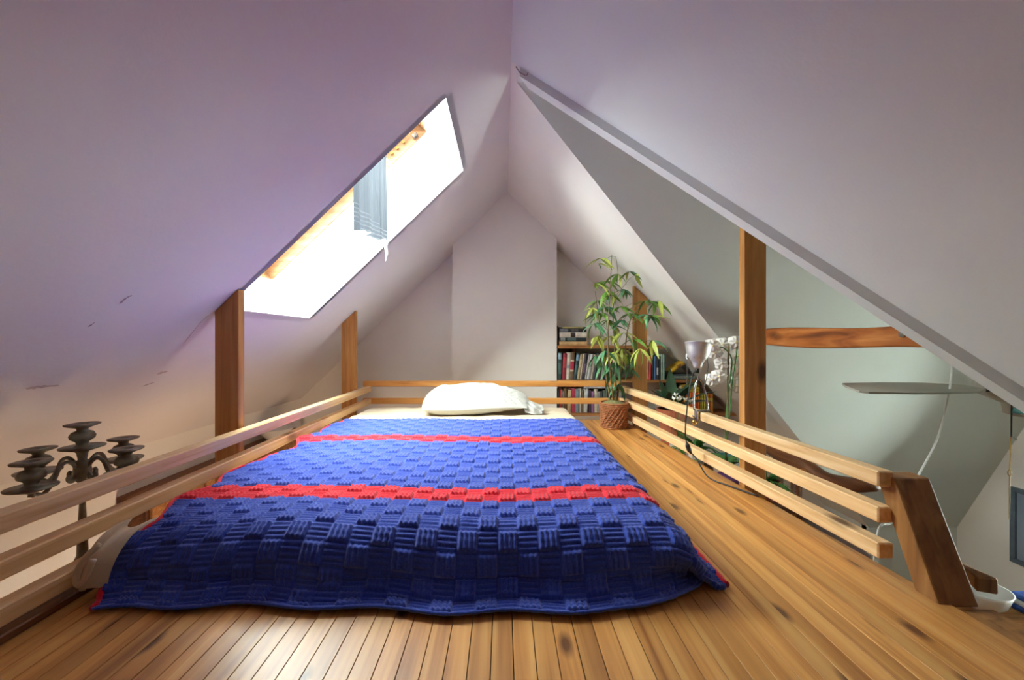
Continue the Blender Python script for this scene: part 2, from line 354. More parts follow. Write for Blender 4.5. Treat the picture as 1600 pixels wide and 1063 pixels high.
mk('edge_joist', hexm([(XL, YN, -.2), (XL + .045, YN, -.2), (XL + .045, YP, -.2), (XL, YP, -.2), (XL, YN, -.07), (XL + .045, YN, -.07), (XL + .045, YP, -.07), (XL, YP, -.07)]), M_dark, fl)
mk('edge_joist', hexm([(XR0 - .05, YN, -.2), (XR0, YN, -.2), (XR0, .9, -.2), (XR0 - .05, .9, -.2), (XR0 - .05, YN, -.07), (XR0, YN, -.07), (XR0, .9, -.07), (XR0 - .05, .9, -.07)]), M_dark, fl)
struct('trim_2', boxm(.928, 1.008, YN, .845, -.06, -.006, .004), M_newel, label='dark brown edge board beside the ladder opening at lower right')
struct('trim_3', boxm(-.938, -.898, YN, 2.78, .0005, .018, .003), M_dark, label='dark wooden strip on the floor under the left railing')
# plaster cracks and smudges on the ceilings
def crack(pts, wd, on, n, par, mat, name):
    c = spline([on(*p) for p in pts], 5); A, Bv = [], []
    for i, p in enumerate(c):
        t = (c[min(i + 1, len(c) - 1)] - c[max(i - 1, 0)]).normalized(); s = t.cross(n).normalized()
        k = wd * (.35 + random.random()) * (.2 if i in (0, len(c) - 1) else 1); A.append(p + s * k - n * .0012); Bv.append(p - s * k - n * .0012)
    m = len(c); mk(name, (A + Bv, [[i, i + 1, m + i + 1, m + i] for i in range(m - 1)]), mat, par)
NL, NR = nl.normalized(), nr.normalized()
for pts, wd in (([(186, 475), (196, 466), (206, 461)], .004), ([(137, 511), (148, 503)], .003)):
    crack(pts, wd, on_left, NL, ceilL, M_crack, 'plaster_crack')
for pts, wd in (([(40, 607), (66, 604), (92, 602)], .006), ([(245, 584), (262, 580)], .007), ([(220, 604), (242, 597)], .005), ([(284, 540), (312, 505), (331, 488)], .002)):
    crack(pts, wd, on_left, NL, ceilL, M_smudge, 'plaster_smudge')
for pts in ([(806, 104), (812, 113), (821, 118)], [(828, 109), (823, 118)]):
    c = [vb(.07) * 0 + at(p[0], p[1], 1.62) for p in pts]
    mk('plaster_crack', tube(c, .0022, 5), M_crack, trim1)
# ------------------------------------------------------------------ railings and posts
RT = H - .313; RH = .0365; RP = .0835
lr = root('railing', (-.95, 1.2, 0), 'left-hand wooden railing with three long rails and two posts against the slope', 'railing')
for k in range(3):
    z = RT - k * RP; mk('rail', boxm(-.938, -.901, YN + .05, 2.79, z - RH, z, .003), M_rail, lr)
def lpost(x0, x1, y0, y1, par):
    t = lambda x: zl(x) - .002
    mk('post', hexm([(x0, y0, ZL), (x1, y0, ZL), (x1, y1, ZL), (x0, y1, ZL), (x0, y0, t(x0)), (x1, y0, t(x1)), (x1, y1, t(x1)), (x0, y1, t(x0))], .002), M_post, par)
lpost(-1.032, -.947, 1.462, 1.497, lr); lpost(-1.030, -.942, 2.60, 2.638, lr)
rr_ = root('railing', (.90, 1.5, 0), 'right-hand wooden railing with three rails and a tall post carrying the beam', 'railing')
xin = lambda y: .8706 - .0493 * (y - .9476)
for k in range(3):
    z = H - .305 - k * RP; y0 = .952; y1 = 2.76
    mk('rail', hexm([(xin(y0), y0, z - RH), (xin(y0) + .037, y0, z - RH), (xin(y1) + .037, y1, z - RH), (xin(y1), y1, z - RH), (xin(y0), y0, z), (xin(y0) + .037, y0, z), (xin(y1) + .037, y1, z), (xin(y1), y1, z)], .003), M_rail, rr_)
mk('post', boxm(.893, .975, 1.520, 1.556, ZL, H + .80, .002), M_post, rr_)
x0, x1, y0, y1 = .833, .917, 2.615, 2.652
mk('post', hexm([(x0, y0, ZL), (x1, y0, ZL), (x1, y1, ZL), (x0, y1, ZL), (x0, y0, zr(x0) - .003), (x1, y0, zr(x1) - .003), (x1, y1, zr(x1) - .003), (x0, y1, zr(x0) - .003)], .002), M_post, rr_)
ytop, ybot = .945, .845
mk('newel', hexm([(.900, ybot, -.005), (.984, ybot, -.005), (.984, ybot + .05, -.005), (.900, ybot + .05, -.005), (.900, ytop, H - .318), (.984, ytop, H - .318), (.984, ytop + .05, H - .318), (.900, ytop + .05, H - .318)], .004, 2), M_newel, rr_)
bk = root('railing', (-.1, 2.82, 0), 'short railing of two honey-coloured rails across the head of the bed', 'railing')
for k, (za, zb_) in enumerate(((-.279, -.317), (-.397, -.435))):
    mk('rail', boxm(-.962, .80, 2.797, 2.832, H + zb_, H + za, .003), M_railx, bk)
# ladder stile end beyond the newel
ld = root('loft_ladder', (1.2, 1.02, ZL), 'brown wooden ladder stile end poking up beside the leaning newel', 'ladder')
def stile(x):
    return hexm([(x, .70, ZL), (x + .05, .70, ZL), (x + .05, .79, ZL), (x, .79, ZL), (x, 1.0, -.03), (x + .05, 1.0, -.03), (x + .05, 1.10, -.03), (x, 1.10, -.03)], .004)
mk('stile', hexm([at(1497, 893, 1.02), at(1526, 926, 1.0), at(1560, 930, 1.0), at(1527, 905, 1.12), at(1497, 878, 1.02), at(1526, 902, 1.0), at(1560, 905, 1.0), at(1506, 880, 1.12)], .003), M_newel, ld)
# ------------------------------------------------------------------ bed
def rbox(x0, x1, y0, y1, z0, z1, r, wob=0):
    vf = boxm(x0, x1, y0, y1, z0, z1, r, 5); return vf
tag(mk('mattress', rbox(-.872, .40, 1.06, 2.655, .001, .106, .045), M_matt, smooth=True), 'thin cream futon mattress lying on the loft floor under the sheet', 'mattress')
def grid_obj(name, X, mat, parent=None, origin=(0, 0, 0), mats=None, fm=None):
    n, m = X.shape[:2]; me = bpy.data.meshes.new(name)
    idx = np.arange(n * m).reshape(n, m)
    q = np.stack([idx[:-1, :-1], idx[1:, :-1], idx[1:, 1:], idx[:-1, 1:]], -1).reshape(-1, 4)
    me.vertices.add(n * m); me.vertices.foreach_set('co', (X.reshape(-1, 3) - np.array(origin)).astype(np.float32).ravel())
    me.loops.add(q.size); me.loops.foreach_set('vertex_index', q.ravel().astype(np.int32))
    me.polygons.add(len(q)); me.polygons.foreach_set('loop_start', np.arange(0, q.size, 4, dtype=np.int32))
    me.polygons.foreach_set('use_smooth', np.ones(len(q), dtype=bool))
    for mm in (mats or [mat]): me.materials.append(mm)
    if fm is not None: me.polygons.foreach_set('material_index', fm.astype(np.int32).ravel())
    me.update(calc_edges=True); me.validate()
    o = bpy.data.objects.new(name, me); col.objects.link(o); place(o, origin, parent); return o
def fbm(x, y, s=1.0, seed=0):
    rs = np.random.RandomState(seed); r = np.zeros_like(x)
    for k in range(7):
        a = rs.uniform(0, 2 * np.pi); f = s * rs.uniform(.6, 2.6); r += np.sin((x * np.cos(a) + y * np.sin(a)) * f + rs.uniform(0, 6.28)) / 7
    return r
# sheet
n1, n2 = 150, 200
U, V = np.meshgrid(np.linspace(-.94, .47, n1), np.linspace(.84, 2.74, n2), indexing='ij')
def over(t, a, b, r, top):
    """fold of a cloth over the two edges of a slab: returns position and drop"""
    p = t.copy(); d = np.zeros_like(t)
    for e, sgn in ((a, -1), (b, 1)):
        q = np.maximum((t - e) * sgn, 0); th = np.minimum(q / r, np.pi / 2); rest = np.maximum(q - r * np.pi / 2, 0)
        p = np.where(q > 0, e + sgn * (r * np.sin(th)), p); d = d + r * (1 - np.cos(th)) + rest
    return p, d
px, dx = over(U, -.835, .37, .045, .116); py, dy = over(V, .945, 2.62, .045, .116)
wr = fbm(U * 1.0, V * 2.2, 14, 3) * .004 + fbm(U, V, 40, 5) * .0016 + .006 * np.exp(-((V - 2.27 - .03 * np.sin(U * 5)) / .02) ** 2) + .004 * np.exp(-((V - 2.20 + .02 * np.sin(U * 7)) / .012) ** 2)
Z = np.maximum(.1165 + wr * np.where(V > 2.15, 1.7, .3) - dx - dy, .008 + .004 * fbm(U, V, 30, 8))
ww = fbm(U, V, 30, 4) * .006
X = np.stack([px + ww * (dx > .02) * .6, py + ww * (dy > .02) + .13 * sm(.16, .40, U) * sm(1.2, .95, V), Z], -1)
sh = grid_obj('bed_sheet', X, M_sheet, origin=(-.23, 1.8, .1)); tag(sh, 'wrinkled cream cotton sheet showing beyond the blanket at the pillow end', 'bed sheet')
c = spline([(-.896, .93, .10), (-.898, .885, .085), (-.893, .858, .05), (-.885, .85, .02)], 6)
# the bunched corner of the sheet at the foot
cx, cy = np.meshgrid(np.linspace(0, 1, 24), np.linspace(0, 1, 24), indexing='ij')
Xc = np.stack([-.892 + .055 * cx + .006 * np.sin(cx * 9) + .010 * (1 - cy) * cx, .955 - .105 * np.sin(cy * 1.5) + .012 * np.sin(cx * 7 + 1), .112 * np.cos(cy * 1.45) ** .8 + .010 + .006 * np.sin(cx * 8 + cy * 3)], -1)
grid_obj('sheet_corner', Xc, M_sheet, sh, (-.86, .9, .06))
mk('corner_fold', tube(spline([(-.862, .875, .112), (-.878, .856, .088), (-.882, .845, .060), (-.870, .838, .046), (-.858, .842, .062), (-.852, .850, .092)], 5), [.006] * 26, 8), M_sheet, sh, smooth=True)
# crocheted blanket
CELL = .047; NC, NRW, K = 30, 30, 16
u = np.linspace(0, NC, NC * K + 1); v = np.linspace(0, NRW, NRW * K + 1); UU, VV = np.meshgrid(u, v, indexing='ij')
def base(uu, vv):
    wav = .012 * np.sin(vv * .55 + 1) * np.exp(-uu / 3) + .006 * np.sin(uu * .5 + .6)
    x = -.858 + uu * CELL + wav * 1.0 + .016 * np.exp(-uu / 2.5) * np.sin(vv * 1.3) + .03 * np.exp(-uu / 1.6) * sm(22, 30, vv)
    y = 2.165 - vv * CELL - .012 * np.sin(uu * .33 + 2.2) - .02 * (uu / NC)
    a = np.maximum(x - .352, 0); r = .08; th = np.minimum(a / r, np.pi / 2); rest = np.maximum(a - r * np.pi / 2, 0)
    X_ = np.where(a > 0, .352 + r * np.sin(th) + rest * .75, x); d1 = r * (1 - np.cos(th)) + rest * .6
    b = np.maximum(.965 - y, 0); r2 = .09; th2 = np.minimum(b / r2, np.pi / 2); rs = np.maximum(b - r2 * np.pi / 2, 0)
    Y_ = np.where(b > 0, .965 - r2 * np.sin(th2) - rs * .75, y); d2 = r2 * (1 - np.cos(th2)) + rs * .55
    top = .126; f1 = np.clip(d1 / top, 0, .92); f2 = np.clip(d2 / top, 0, .92)
    Zb = top * (1 - f1) * (1 - f2) + .006 * fbm(uu, vv, .55, 11) * (1 - f1) * (1 - f2) + .014 * np.exp(-uu / 1.5) * (np.sin(vv * .9) * .5 - .4) * (1 - f2)
    Y_ = Y_ + .12 * sm(.26, .52, X_) * sm(.25, .9, f2) + .008 * np.sin(uu * 1.1) * f2
    Zb = np.maximum(Zb, .010)
    return np.stack([X_, Y_, Zb], -1)
B = base(UU, VV)
du = np.gradient(B, axis=0); dv = np.gradient(B, axis=1); nn = np.cross(dv, du); nn /= np.linalg.norm(nn, axis=-1, keepdims=True) + 1e-9
nn *= np.sign(nn[..., 2:3] + 1e-6) if False else 1
if nn[NC * K // 2, NRW * K // 3, 2] < 0: nn = -nn
ci = np.floor(np.minimum(UU, NC - 1e-6)).astype(int); cj = np.floor(np.minimum(VV, NRW - 1e-6)).astype(int)
fu, fv = UU - ci, VV - cj; par = (ci + cj) % 2
ribA = np.abs(np.sin(np.pi * 4 * fu)) ** .8                # raised stitches running along the bed
ribB = np.abs(np.sin(np.pi * 4 * fv)) ** .8                # sunk stitches running across it
envu = np.clip(np.minimum(fu, 1 - fu) * 9, 0, 1); envv = np.clip(np.minimum(fv, 1 - fv) * 7, 0, 1)
hA = (.0042 + .0030 * ribA + .0012 * np.abs(np.sin(np.pi * 3 * fv))) * (.35 + .65 * envu * envv); hB = .0004 + .0034 * ribB * (.3 + .7 * envu)
hh = np.where(par == 0, hA, hB)
rs_ = np.random.RandomState(4); hh = 1.25 * hh * (1 + .18 * fbm(UU * 7, VV * 7, 1, 21)) * (.85 + .3 * rs_.rand(NC + 1, NRW + 1)[ci, cj])
B2 = B + nn * hh[..., None]
rowf = cj[:-1, :-1]; fm = np.isin(rowf, (8, 9, 21, 22))
bl = grid_obj('crochet_blanket', B2, M_blue, origin=(-.2, 1.5, .1), mats=[M_blue, M_red], fm=fm)
tag(bl, 'royal blue basketweave crochet blanket with two red stripes spread over the bed', 'blanket')
def edging(us, vs_, k=1.0):
    p = base(np.array(us, float)[:, None], np.array(vs_, float)[:, None])[:, 0, :]
    p[:, 2] = np.maximum(p[:, 2], .009) + .002
    return tube([tuple(q) for q in p], [k * (.0052 + .002 * (i % 2)) for i in range(len(p))], 6)
mk('edging', edging([0] * 91, np.linspace(0, 30, 91)), M_red, bl, smooth=True)
mk('edging', edging([30] * 91, np.linspace(0, 30, 91)), M_red, bl, smooth=True)
mk('edging', edging(np.linspace(0, 30, 91), [30] * 91, .6), M_blue, bl, smooth=True)
mk('edging', edging(np.linspace(0, 30, 91), [0] * 91), M_blue, bl, smooth=True)
# pillow
n = 130
a, b = np.meshgrid(np.linspace(-1, 1, n), np.linspace(-1, 1, n), indexing='ij')
def pil(sgn):
    ex = (1 - np.abs(a) ** 2.6).clip(0) ** .62 * (1 - np.abs(b) ** 2.4).clip(0) ** .66
    t = .088 * ex * (1.10 - .36 * a)
    t = t * (1 + .16 * fbm(a * 3, b * 3, 2.0, 31)) + .016 * fbm(a * 10 + b * 9, b * 5, 1.6, 32) * ex + .014 * fbm(a * 22 + b * 15, b * 5, 1.3, 33) * ex * sm(.2, -.8, b) + .014 * fbm(a * 18 - b * 16, b * 12, 1.4, 34) * ex * sm(.3, .9, a)
    x = -.165 + .315 * a * (1 - .06 * (b ** 2)); y = 2.455 + .155 * b * (1 - .08 * a ** 2)
    zc = .175 + .012 * np.sin(a * 2) + .022 * (b + .3) - .006 * a
    z = zc + sgn * t * (1 if sgn > 0 else .62)
    return np.stack([x, y, np.maximum(z, .123 + .002 * sgn)], -1)
pw = root('pillow', (-.165, 2.455, .122), 'plump creased white pillow at the head of the bed', 'pillow')
top = pil(1); bot = pil(-1)
grid_obj('pillow_top', top, M_pillow, pw, (-.165, 2.455, .16)); grid_obj('pillow_underside', bot[::-1], M_pillow, pw, (-.165, 2.455, .14))
a2, b2 = np.meshgrid(np.linspace(0, 1, 24), np.linspace(-1, 1, 60), indexing='ij')
Xf = np.stack([.125 + .10 * a2 + .008 * np.sin(b2 * 9), 2.44 + .14 * b2 * (1 - .25 * a2) + .006 * np.sin(a2 * 9), .128 + (.062 - .045 * a2) * (1 - b2 ** 2).clip(0) ** .6 + .008 * np.sin(b2 * 17 + a2 * 4) * (1 - a2 * .3) + .004], -1)
Xf[..., 2] = np.maximum(Xf[..., 2], .122)
grid_obj('pillowcase_flap', Xf, M_pillow, pw, (.17, 2.44, .13))
# ------------------------------------------------------------------ scarf hung as a skylight curtain
M_scarf = newmat('grey_woven_scarf', (120, 130, 146), .9); b_ = M_scarf.node_tree.nodes['Principled BSDF']
tc = N(M_scarf, 'ShaderNodeTexCoord'); sp = N(M_scarf, 'ShaderNodeSeparateXYZ'); L(M_scarf, tc.outputs['Object'], sp.inputs[0])
mt = N(M_scarf, 'ShaderNodeMath'); mt.operation = 'MULTIPLY'; mt.inputs[1].default_value = 2 * math.pi / .017; L(M_scarf, sp.outputs['Z'], mt.inputs[0])
si = N(M_scarf, 'ShaderNodeMath'); si.operation = 'SINE'; L(M_scarf, mt.outputs[0], si.inputs[0])
gt = N(M_scarf, 'ShaderNodeMath'); gt.operation = 'GREATER_THAN'; gt.inputs[1].default_value = .55; L(M_scarf, si.outputs[0], gt.inputs[0])
l1 = N(M_scarf, 'ShaderNodeMath'); l1.operation = 'GREATER_THAN'; l1.inputs[1].default_value = .035; L(M_scarf, sp.outputs['Z'], l1.inputs[0])
l2 = N(M_scarf, 'ShaderNodeMath'); l2.operation = 'LESS_THAN'; l2.inputs[1].default_value = .115; L(M_scarf, sp.outputs['Z'], l2.inputs[0])
q1 = N(M_scarf, 'ShaderNodeMath'); q1.operation = 'MULTIPLY'; L(M_scarf, l1.outputs[0], q1.inputs[0]); L(M_scarf, l2.outputs[0], q1.inputs[1])
q2 = N(M_scarf, 'ShaderNodeMath'); q2.operation = 'MULTIPLY'; L(M_scarf, q1.outputs[0], q2.inputs[0]); L(M_scarf, gt.outputs[0], q2.inputs[1])
nz = N(M_scarf, 'ShaderNodeTexNoise'); nz.inputs['Scale'].default_value = 90; mpn = N(M_scarf, 'ShaderNodeMapping'); mpn.inputs['Scale'].default_value = (1, 1, .08); L(M_scarf, tc.outputs['Object'], mpn.inputs[0]); L(M_scarf, mpn.outputs[0], nz.inputs['Vector'])
cr = N(M_scarf, 'ShaderNodeValToRGB'); cr.color_ramp.elements[0].color = srgb(40, 42, 46); cr.color_ramp.elements[0].position = .35; cr.color_ramp.elements[1].color = srgb(74, 78, 84); cr.color_ramp.elements[1].position = .65; L(M_scarf, nz.outputs[0], cr.inputs[0])
mx = N(M_scarf, 'ShaderNodeMix'); mx.data_type = 'RGBA'; L(M_scarf, q2.outputs[0], mx.inputs['Factor']); L(M_scarf, cr.outputs[0], mx.inputs['A']); mx.inputs['B'].default_value = srgb(160, 166, 172); L(M_scarf, mx.outputs['Result'], b_.inputs['Base Color'])
tr = N(M_scarf, 'ShaderNodeBsdfTranslucent'); tr.inputs[0].default_value = srgb(80, 85, 92); ms = N(M_scarf, 'ShaderNodeMixShader'); ms.inputs[0].default_value = .3
L(M_scarf, b_.outputs[0], ms.inputs[1]); L(M_scarf, tr.outputs[0], ms.inputs[2]); L(M_scarf, ms.outputs[0], M_scarf.node_tree.nodes['Material Output'].inputs[0])
a, b = np.meshgrid(np.linspace(0, 1, 70), np.linspace(0, 1, 80), indexing='ij')
zb0 = H + .415 + .075 * a + .012 * np.sin(a * 7) - .05 * np.exp(-((a - .97) / .03) ** 2)
ztop = rz + .006
Ysc = 1.545 + .455 * a + .012 * np.sin(a * 20) * (1 - b); fold = (.012 * np.sin(a * 22 + .6) + .008 * np.sin(a * 41)) * (.35 + .65 * (1 - b))
Zs = zb0 + (ztop - zb0) * b
Xs = np.stack([XS + .0075 + fold * (1 - sm(.9, 1, b) * .9), Ysc, Zs], -1)
scarf = grid_obj('scarf', Xs, M_scarf, origin=(XS, 1.77, float(H + .415)))
tag(scarf, 'grey striped woven scarf hung as a curtain in the skylight', 'scarf')
mk('fringe_tail', tube(spline([(XS + .008, 1.985, H + .46), (XS + .012, 1.99, H + .42), (XS + .006, 1.992, H + .385)], 4), [.007] * 5 + [.005, .003, .002, .001], 6), M_petal, scarf)
# ------------------------------------------------------------------ candelabra on a cabinet below the left slope
cc = Vector((-1.125, 1.094, 0)); CT = -.075
cab = root('pedestal_stand', (cc.x, cc.y, ZL), 'slim turned wooden pedestal under the candelabra behind the left railing', 'pedestal')
mk('column', lathe([(.001, .03), (.05, .03), (.028, .09), (.022, .2), (.03, .6), (.022, 1.0), (.028, 1.5), (.02, 1.8), (.035, CT - ZL - .03), (.001, CT - ZL - .028)], 20, (cc.x, cc.y, ZL)), M_dark, cab, smooth=True)
mk('top', lathe([(.001, -.025), (.085, -.025), (.092, -.02), (.092, -.006), (.086, 0), (.001, 0)], 28, (cc.x, cc.y, CT)), M_dark, cab)
mk('foot', lathe([(.001, 0), (.14, 0), (.14, .02), (.06, .035), (.001, .035)], 24, (cc.x, cc.y, ZL)), M_dark, cab)
cn = root('candelabra', (cc.x, cc.y, CT), 'tarnished bronze five-cup candelabra standing behind the left railing', 'candelabra')
cup = [(.002, -.036), (.007, -.034), (.006, -.028), (.014, -.024), (.046, -.014), (.047, -.011), (.020, -.011), (.012, -.006), (.014, .002), (.025, .010), (.027, .018), (.022, .027), (.011, .032), (.013, .038), (.036, .046), (.037, .049), (.015, .050), (.012, .044)]
zc_ = H - .222 - .05
def cupm(x, y, z, s=1.0): return lathe([(r * s, q * s) for r, q in cup], 24, (x, y, z))
mk('stem', lathe([(.001, 0), (.055, 0), (.058, .006), (.045, .016), (.022, .026), (.012, .05), (.010, .12), (.007, .18), (.006, .205), (.013, .225), (.006, .24), (.012, .247), (.020, .262), (.018, .285), (.021, .296), (.009, .304), (.012, .322), (.020, .332), (.008, .35), (.006, .372)], 20, (cc.x, cc.y, CT)), M_bronze, cn, smooth=True)
mk('candle_cup', cupm(cc.x, cc.y, zc_, 1.0), M_bronze, cn, smooth=True)
hub = Vector((cc.x, cc.y, CT + .285))
for ang in (0, 90, 180, 270):
    d = Vector((math.cos(math.radians(ang)), math.sin(math.radians(ang)), 0)); e = cc + d * .118; zq = zc_ - .066
    arm = mk('arm', tube(spline([hub + d * .012, hub + d * .035 + Vector((0, 0, .022)), hub + d * .055 + Vector((0, 0, .016)), hub + d * .072 + Vector((0, 0, -.018)), hub + d * .092 + Vector((0, 0, -.038)), hub + d * .112 + Vector((0, 0, -.032)), Vector((e.x, e.y, zq - .036))], 6), .0048, 8), M_bronze, cn, smooth=True)
    mk('scroll', tube(spline([hub + d * .012 + Vector((0, 0, -.012)), hub + d * .026 + Vector((0, 0, -.030)), hub + d * .036 + Vector((0, 0, -.022)), hub + d * .032 + Vector((0, 0, -.014))], 5), [.006] * 10 + [.005] * 6, 8), M_bronze, arm, smooth=True)
    mk('candle_cup', cupm(e.x, e.y, zq, 1.0), M_bronze, cn, smooth=True)
# knee wall cupboard with wooden doors
cb = root('knee_wall_cupboard', (-1.55, 2.3, ZL), 'low brown wooden cupboard along the left knee wall behind the railing', 'cupboard')
mk('body', boxm(-1.628, -1.50, 1.72, 3.1, ZL, H - .66, .003), M_dark, cb)
for y0, y1 in ((1.73, 2.03), (2.05, 2.40), (2.42, 2.75), (2.77, 3.09)):
    mk('door', boxm(-1.50, -1.482, y0, y1, ZL + .08, H - .68, .004), M_shelf, cb)
bw = mk('pale_bowl', lathe([(.001, 0), (.05, 0), (.055, .004), (.085, .035), (.105, .075), (.108, .078), (.104, .078), (.083, .038), (.05, .008), (.001, .006)], 28, (-1.56, 2.72, H - .66)), M_ceram, smooth=True)  # white glaze stands in for bright shine on a metal bowl
bw.location.x = -1.51; tag(bw, 'bowl glimpsed between the left rails near the corner post, its metal shine coloured white', 'bowl')
# ------------------------------------------------------------------ bookshelves on the back wall
YS0, YS1 = 3.085, 3.295; SHX0 = xb + .006
shz = [H - .040, H - .298, H - .548]
shelf_words = ['top', 'middle', 'bottom']; shx = []
for k, z in enumerate(shz):
    xe = (RX + (RZ - z) / .96) - .012; shx.append(xe)
    r = root('wall_shelf', (SHX0, YS0, z - .022), '%s of the three pine shelves on the back wall beside the chimney breast' % shelf_words[k], 'shelf', None)
    mk('shelf_board', hexm([(SHX0, YS0, z - .022), (xe, YS0, z - .022), (xe, YS1, z - .022), (SHX0, YS1, z - .022), (SHX0, YS0, z), (xe - .018, YS0, z), (xe - .018, YS1, z), (SHX0, YS1, z)], .002), M_shelf, r)
    for xx in (SHX0 + .12, xe - .22): mk('bracket', boxm(xx, xx + .018, YS1 - .14, YS1, z - .055, z - .0225, .002), M_dark, r)
def cname(c):
    tbl = {'black': (30, 30, 34), 'dark green': (34, 62, 58), 'navy': (30, 40, 70), 'crimson': (160, 30, 54), 'maroon': (104, 26, 44), 'cream': (224, 214, 194), 'tan': (170, 140, 100), 'brown': (104, 72, 46), 'white': (232, 230, 226), 'grey': (140, 142, 144), 'slate blue': (104, 122, 138), 'orange': (228, 120, 30), 'yellow': (226, 182, 50), 'olive yellow': (188, 176, 60), 'pale green': (170, 190, 172), 'teal': (50, 110, 120), 'purple': (92, 60, 104), 'pink': (206, 110, 120), 'red': (196, 52, 44), 'dark blue': (40, 60, 110), 'pale blue': (160, 190, 204)}
    return min(tbl, key=lambda k: sum((a - b) ** 2 for a, b in zip(tbl[k], c)))
ORD = ['first', 'second', 'third', 'fourth', 'fifth', 'sixth', 'seventh', 'eighth', 'ninth', 'tenth', 'eleventh', 'twelfth', 'thirteenth', 'fourteenth', 'fifteenth', 'sixteenth', 'seventeenth', 'eighteenth', 'nineteenth', 'twentieth', 'twenty-first', 'twenty-second', 'twenty-third', 'twenty-fourth', 'twenty-fifth', 'twenty-sixth', 'twenty-seventh', 'twenty-eighth', 'twenty-ninth', 'thirtieth', 'thirty-first', 'thirty-second', 'thirty-third', 'thirty-fourth', 'thirty-fifth']
def book(M, t, h, d, c, label, group, band=None):
    """book standing at the origin: thickness t in X, height h in Z, spine towards -Y"""
    cov = plain(tuple(c), .5)
    A = boxm(0, .0022, 0, d, 0, h); Bc = boxm(t - .0022, t, 0, d, 0, h)
    sp_ = []
    for k in range(5):
        q = k / 4; sp_.append((t * q, -.005 * math.sin(math.pi * q)))
    s = slab([(x, y, 0) for x, y in sp_] + [(t, .003, 0), (0, .003, 0)], (0, 0, h))
    Pg = boxm(.0022, t - .0022, .003, d - .004, .004, h - .004)
    vf = join(A, Bc, s, Pg); nf = len(A[1]) + len(Bc[1]) + len(s[1])
    vf = xf(vf, M); org = M @ Vector((t / 2, d / 2, 0))
    o = mk('book', vf, None, origin=org, mats=[cov, M_pages], fmat=[0] * nf + [1] * len(Pg[1]))
    tag(o, label, 'book', group)
    for (z0, z1, bc) in (band or []):
        s2 = slab([(x, y - .0006, z0 * h) for x, y in [(t * (.04 + .92 * k / 4), -.0056 * math.sin(math.pi * (.04 + .92 * k / 4))) for k in range(5)]] + [(t * .96, .001, z0 * h), (t * .04, .001, z0 * h)], (0, 0, (z1 - z0) * h))
        mk('spine_label', xf(s2, M), plain(bc, .5), o)
    return o
def row(shelf, x, specs, group, tmpl='%(c)s book, %(n)s along the %(s)s shelf counting from the chimney breast', start=None):
    z = shz[shelf] + .0008; lean_prev = 0
    for i, (t, h, c, lean, band) in enumerate(specs):
        a = math.radians(lean); d = random.uniform(.13, .155)
        # leaning right: foot stays on the shelf
        if a >= 0: M = Matrix.Translation((x + 0, YS0 + random.uniform(.006, .016), z)) @ Matrix.Translation((t * math.cos(a), 0, t * math.sin(a))) @ Matrix.Rotation(a, 4, 'Y') @ Matrix.Translation((-t, 0, 0))
        lab = tmpl % {'c': cname(c), 'n': ORD[row.n[shelf] if start is None else i], 's': shelf_words[shelf]}; row.n[shelf] += 1
        if a >= 0:
            M = Matrix.Translation((x, YS0 + random.uniform(.006, .016), z + t * math.sin(a))) @ Matrix.Rotation(a, 4, 'Y')
            x += t * math.cos(a) + (.0016 if lean == nextlean(specs, i) else .0016 + h * max(0, math.sin(a) - math.sin(math.radians(nextlean(specs, i)))))
        book(M, t, h, d, c, lab, group, band)
    return x
def nextlean(s, i): return s[i + 1][3] if i + 1 < len(s) else 0
row.n = [0, 0, 0]
W_, K_ = (232, 230, 226), (30, 30, 34)
sp1 = [(.027, .208, (34, 62, 58), 0, [(.74, .96, (160, 200, 214)), (.2, .6, (70, 104, 98))]), (.028, .198, (150, 26, 48), 3, [(.45, .85, (196, 60, 70))]), (.026, .204, (226, 218, 202), 3, [(.42, .55, (150, 170, 168))]), (.029, .206, (116, 92, 62), 3, [(.36, .66, (190, 30, 70)), (.30, .36, (220, 206, 176)), (.66, .72, (220, 206, 176))]), (.024, .200, (30, 54, 58), 7, [(.72, .94, (130, 176, 206)), (.2, .55, (58, 96, 96))]), (.020, .190, (184, 160, 122), 8, [(.5, .8, (210, 190, 150))]), (.013, .196, (206, 186, 160), 8, None), (.022, .196, (40, 34, 48), 8, [(.25, .6, (110, 90, 120))]), (.012, .186, (200, 194, 190), 9, None), (.024, .192, (206, 208, 206), 9, [(.5, .62, (150, 150, 160))]), (.022, .19, (196, 180, 160), 9, None), (.02, .198, (46, 60, 66), 9, None), (.025, .18, (90, 70, 56), 8, None), (.022, .195, (150, 150, 146), 6, None), (.026, .2, (52, 66, 92), 4, None), (.02, .185, (168, 60, 50), 2, None), (.024, .19, (210, 204, 190), 0, None)]
xe = row(1, SHX0 + .004, sp1, 'books on the middle shelf')
sp1b = [(.017, .165, (52, 40, 62), 0, None), (.012, .150, (120, 84, 136), 0, None), (.016, .18, (216, 190, 160), 2, None), (.020, .178, (214, 70, 60), 2, [(.3, .7, (190, 54, 48))]), (.014, .186, K_, 0, None), (.013, .178, (70, 110, 160), 0, None), (.016, .18, (36, 40, 50), 0, [(.2, .5, (200, 200, 200))]), (.013, .176, (24, 24, 28), 0, None), (.016, .19, (178, 200, 180), 0, None), (.012, .19, (140, 190, 176), 0, None)]
xe = row(1, max(xe + .006, (1004 - CX) / F * YS0), sp1b, 'books on the middle shelf')
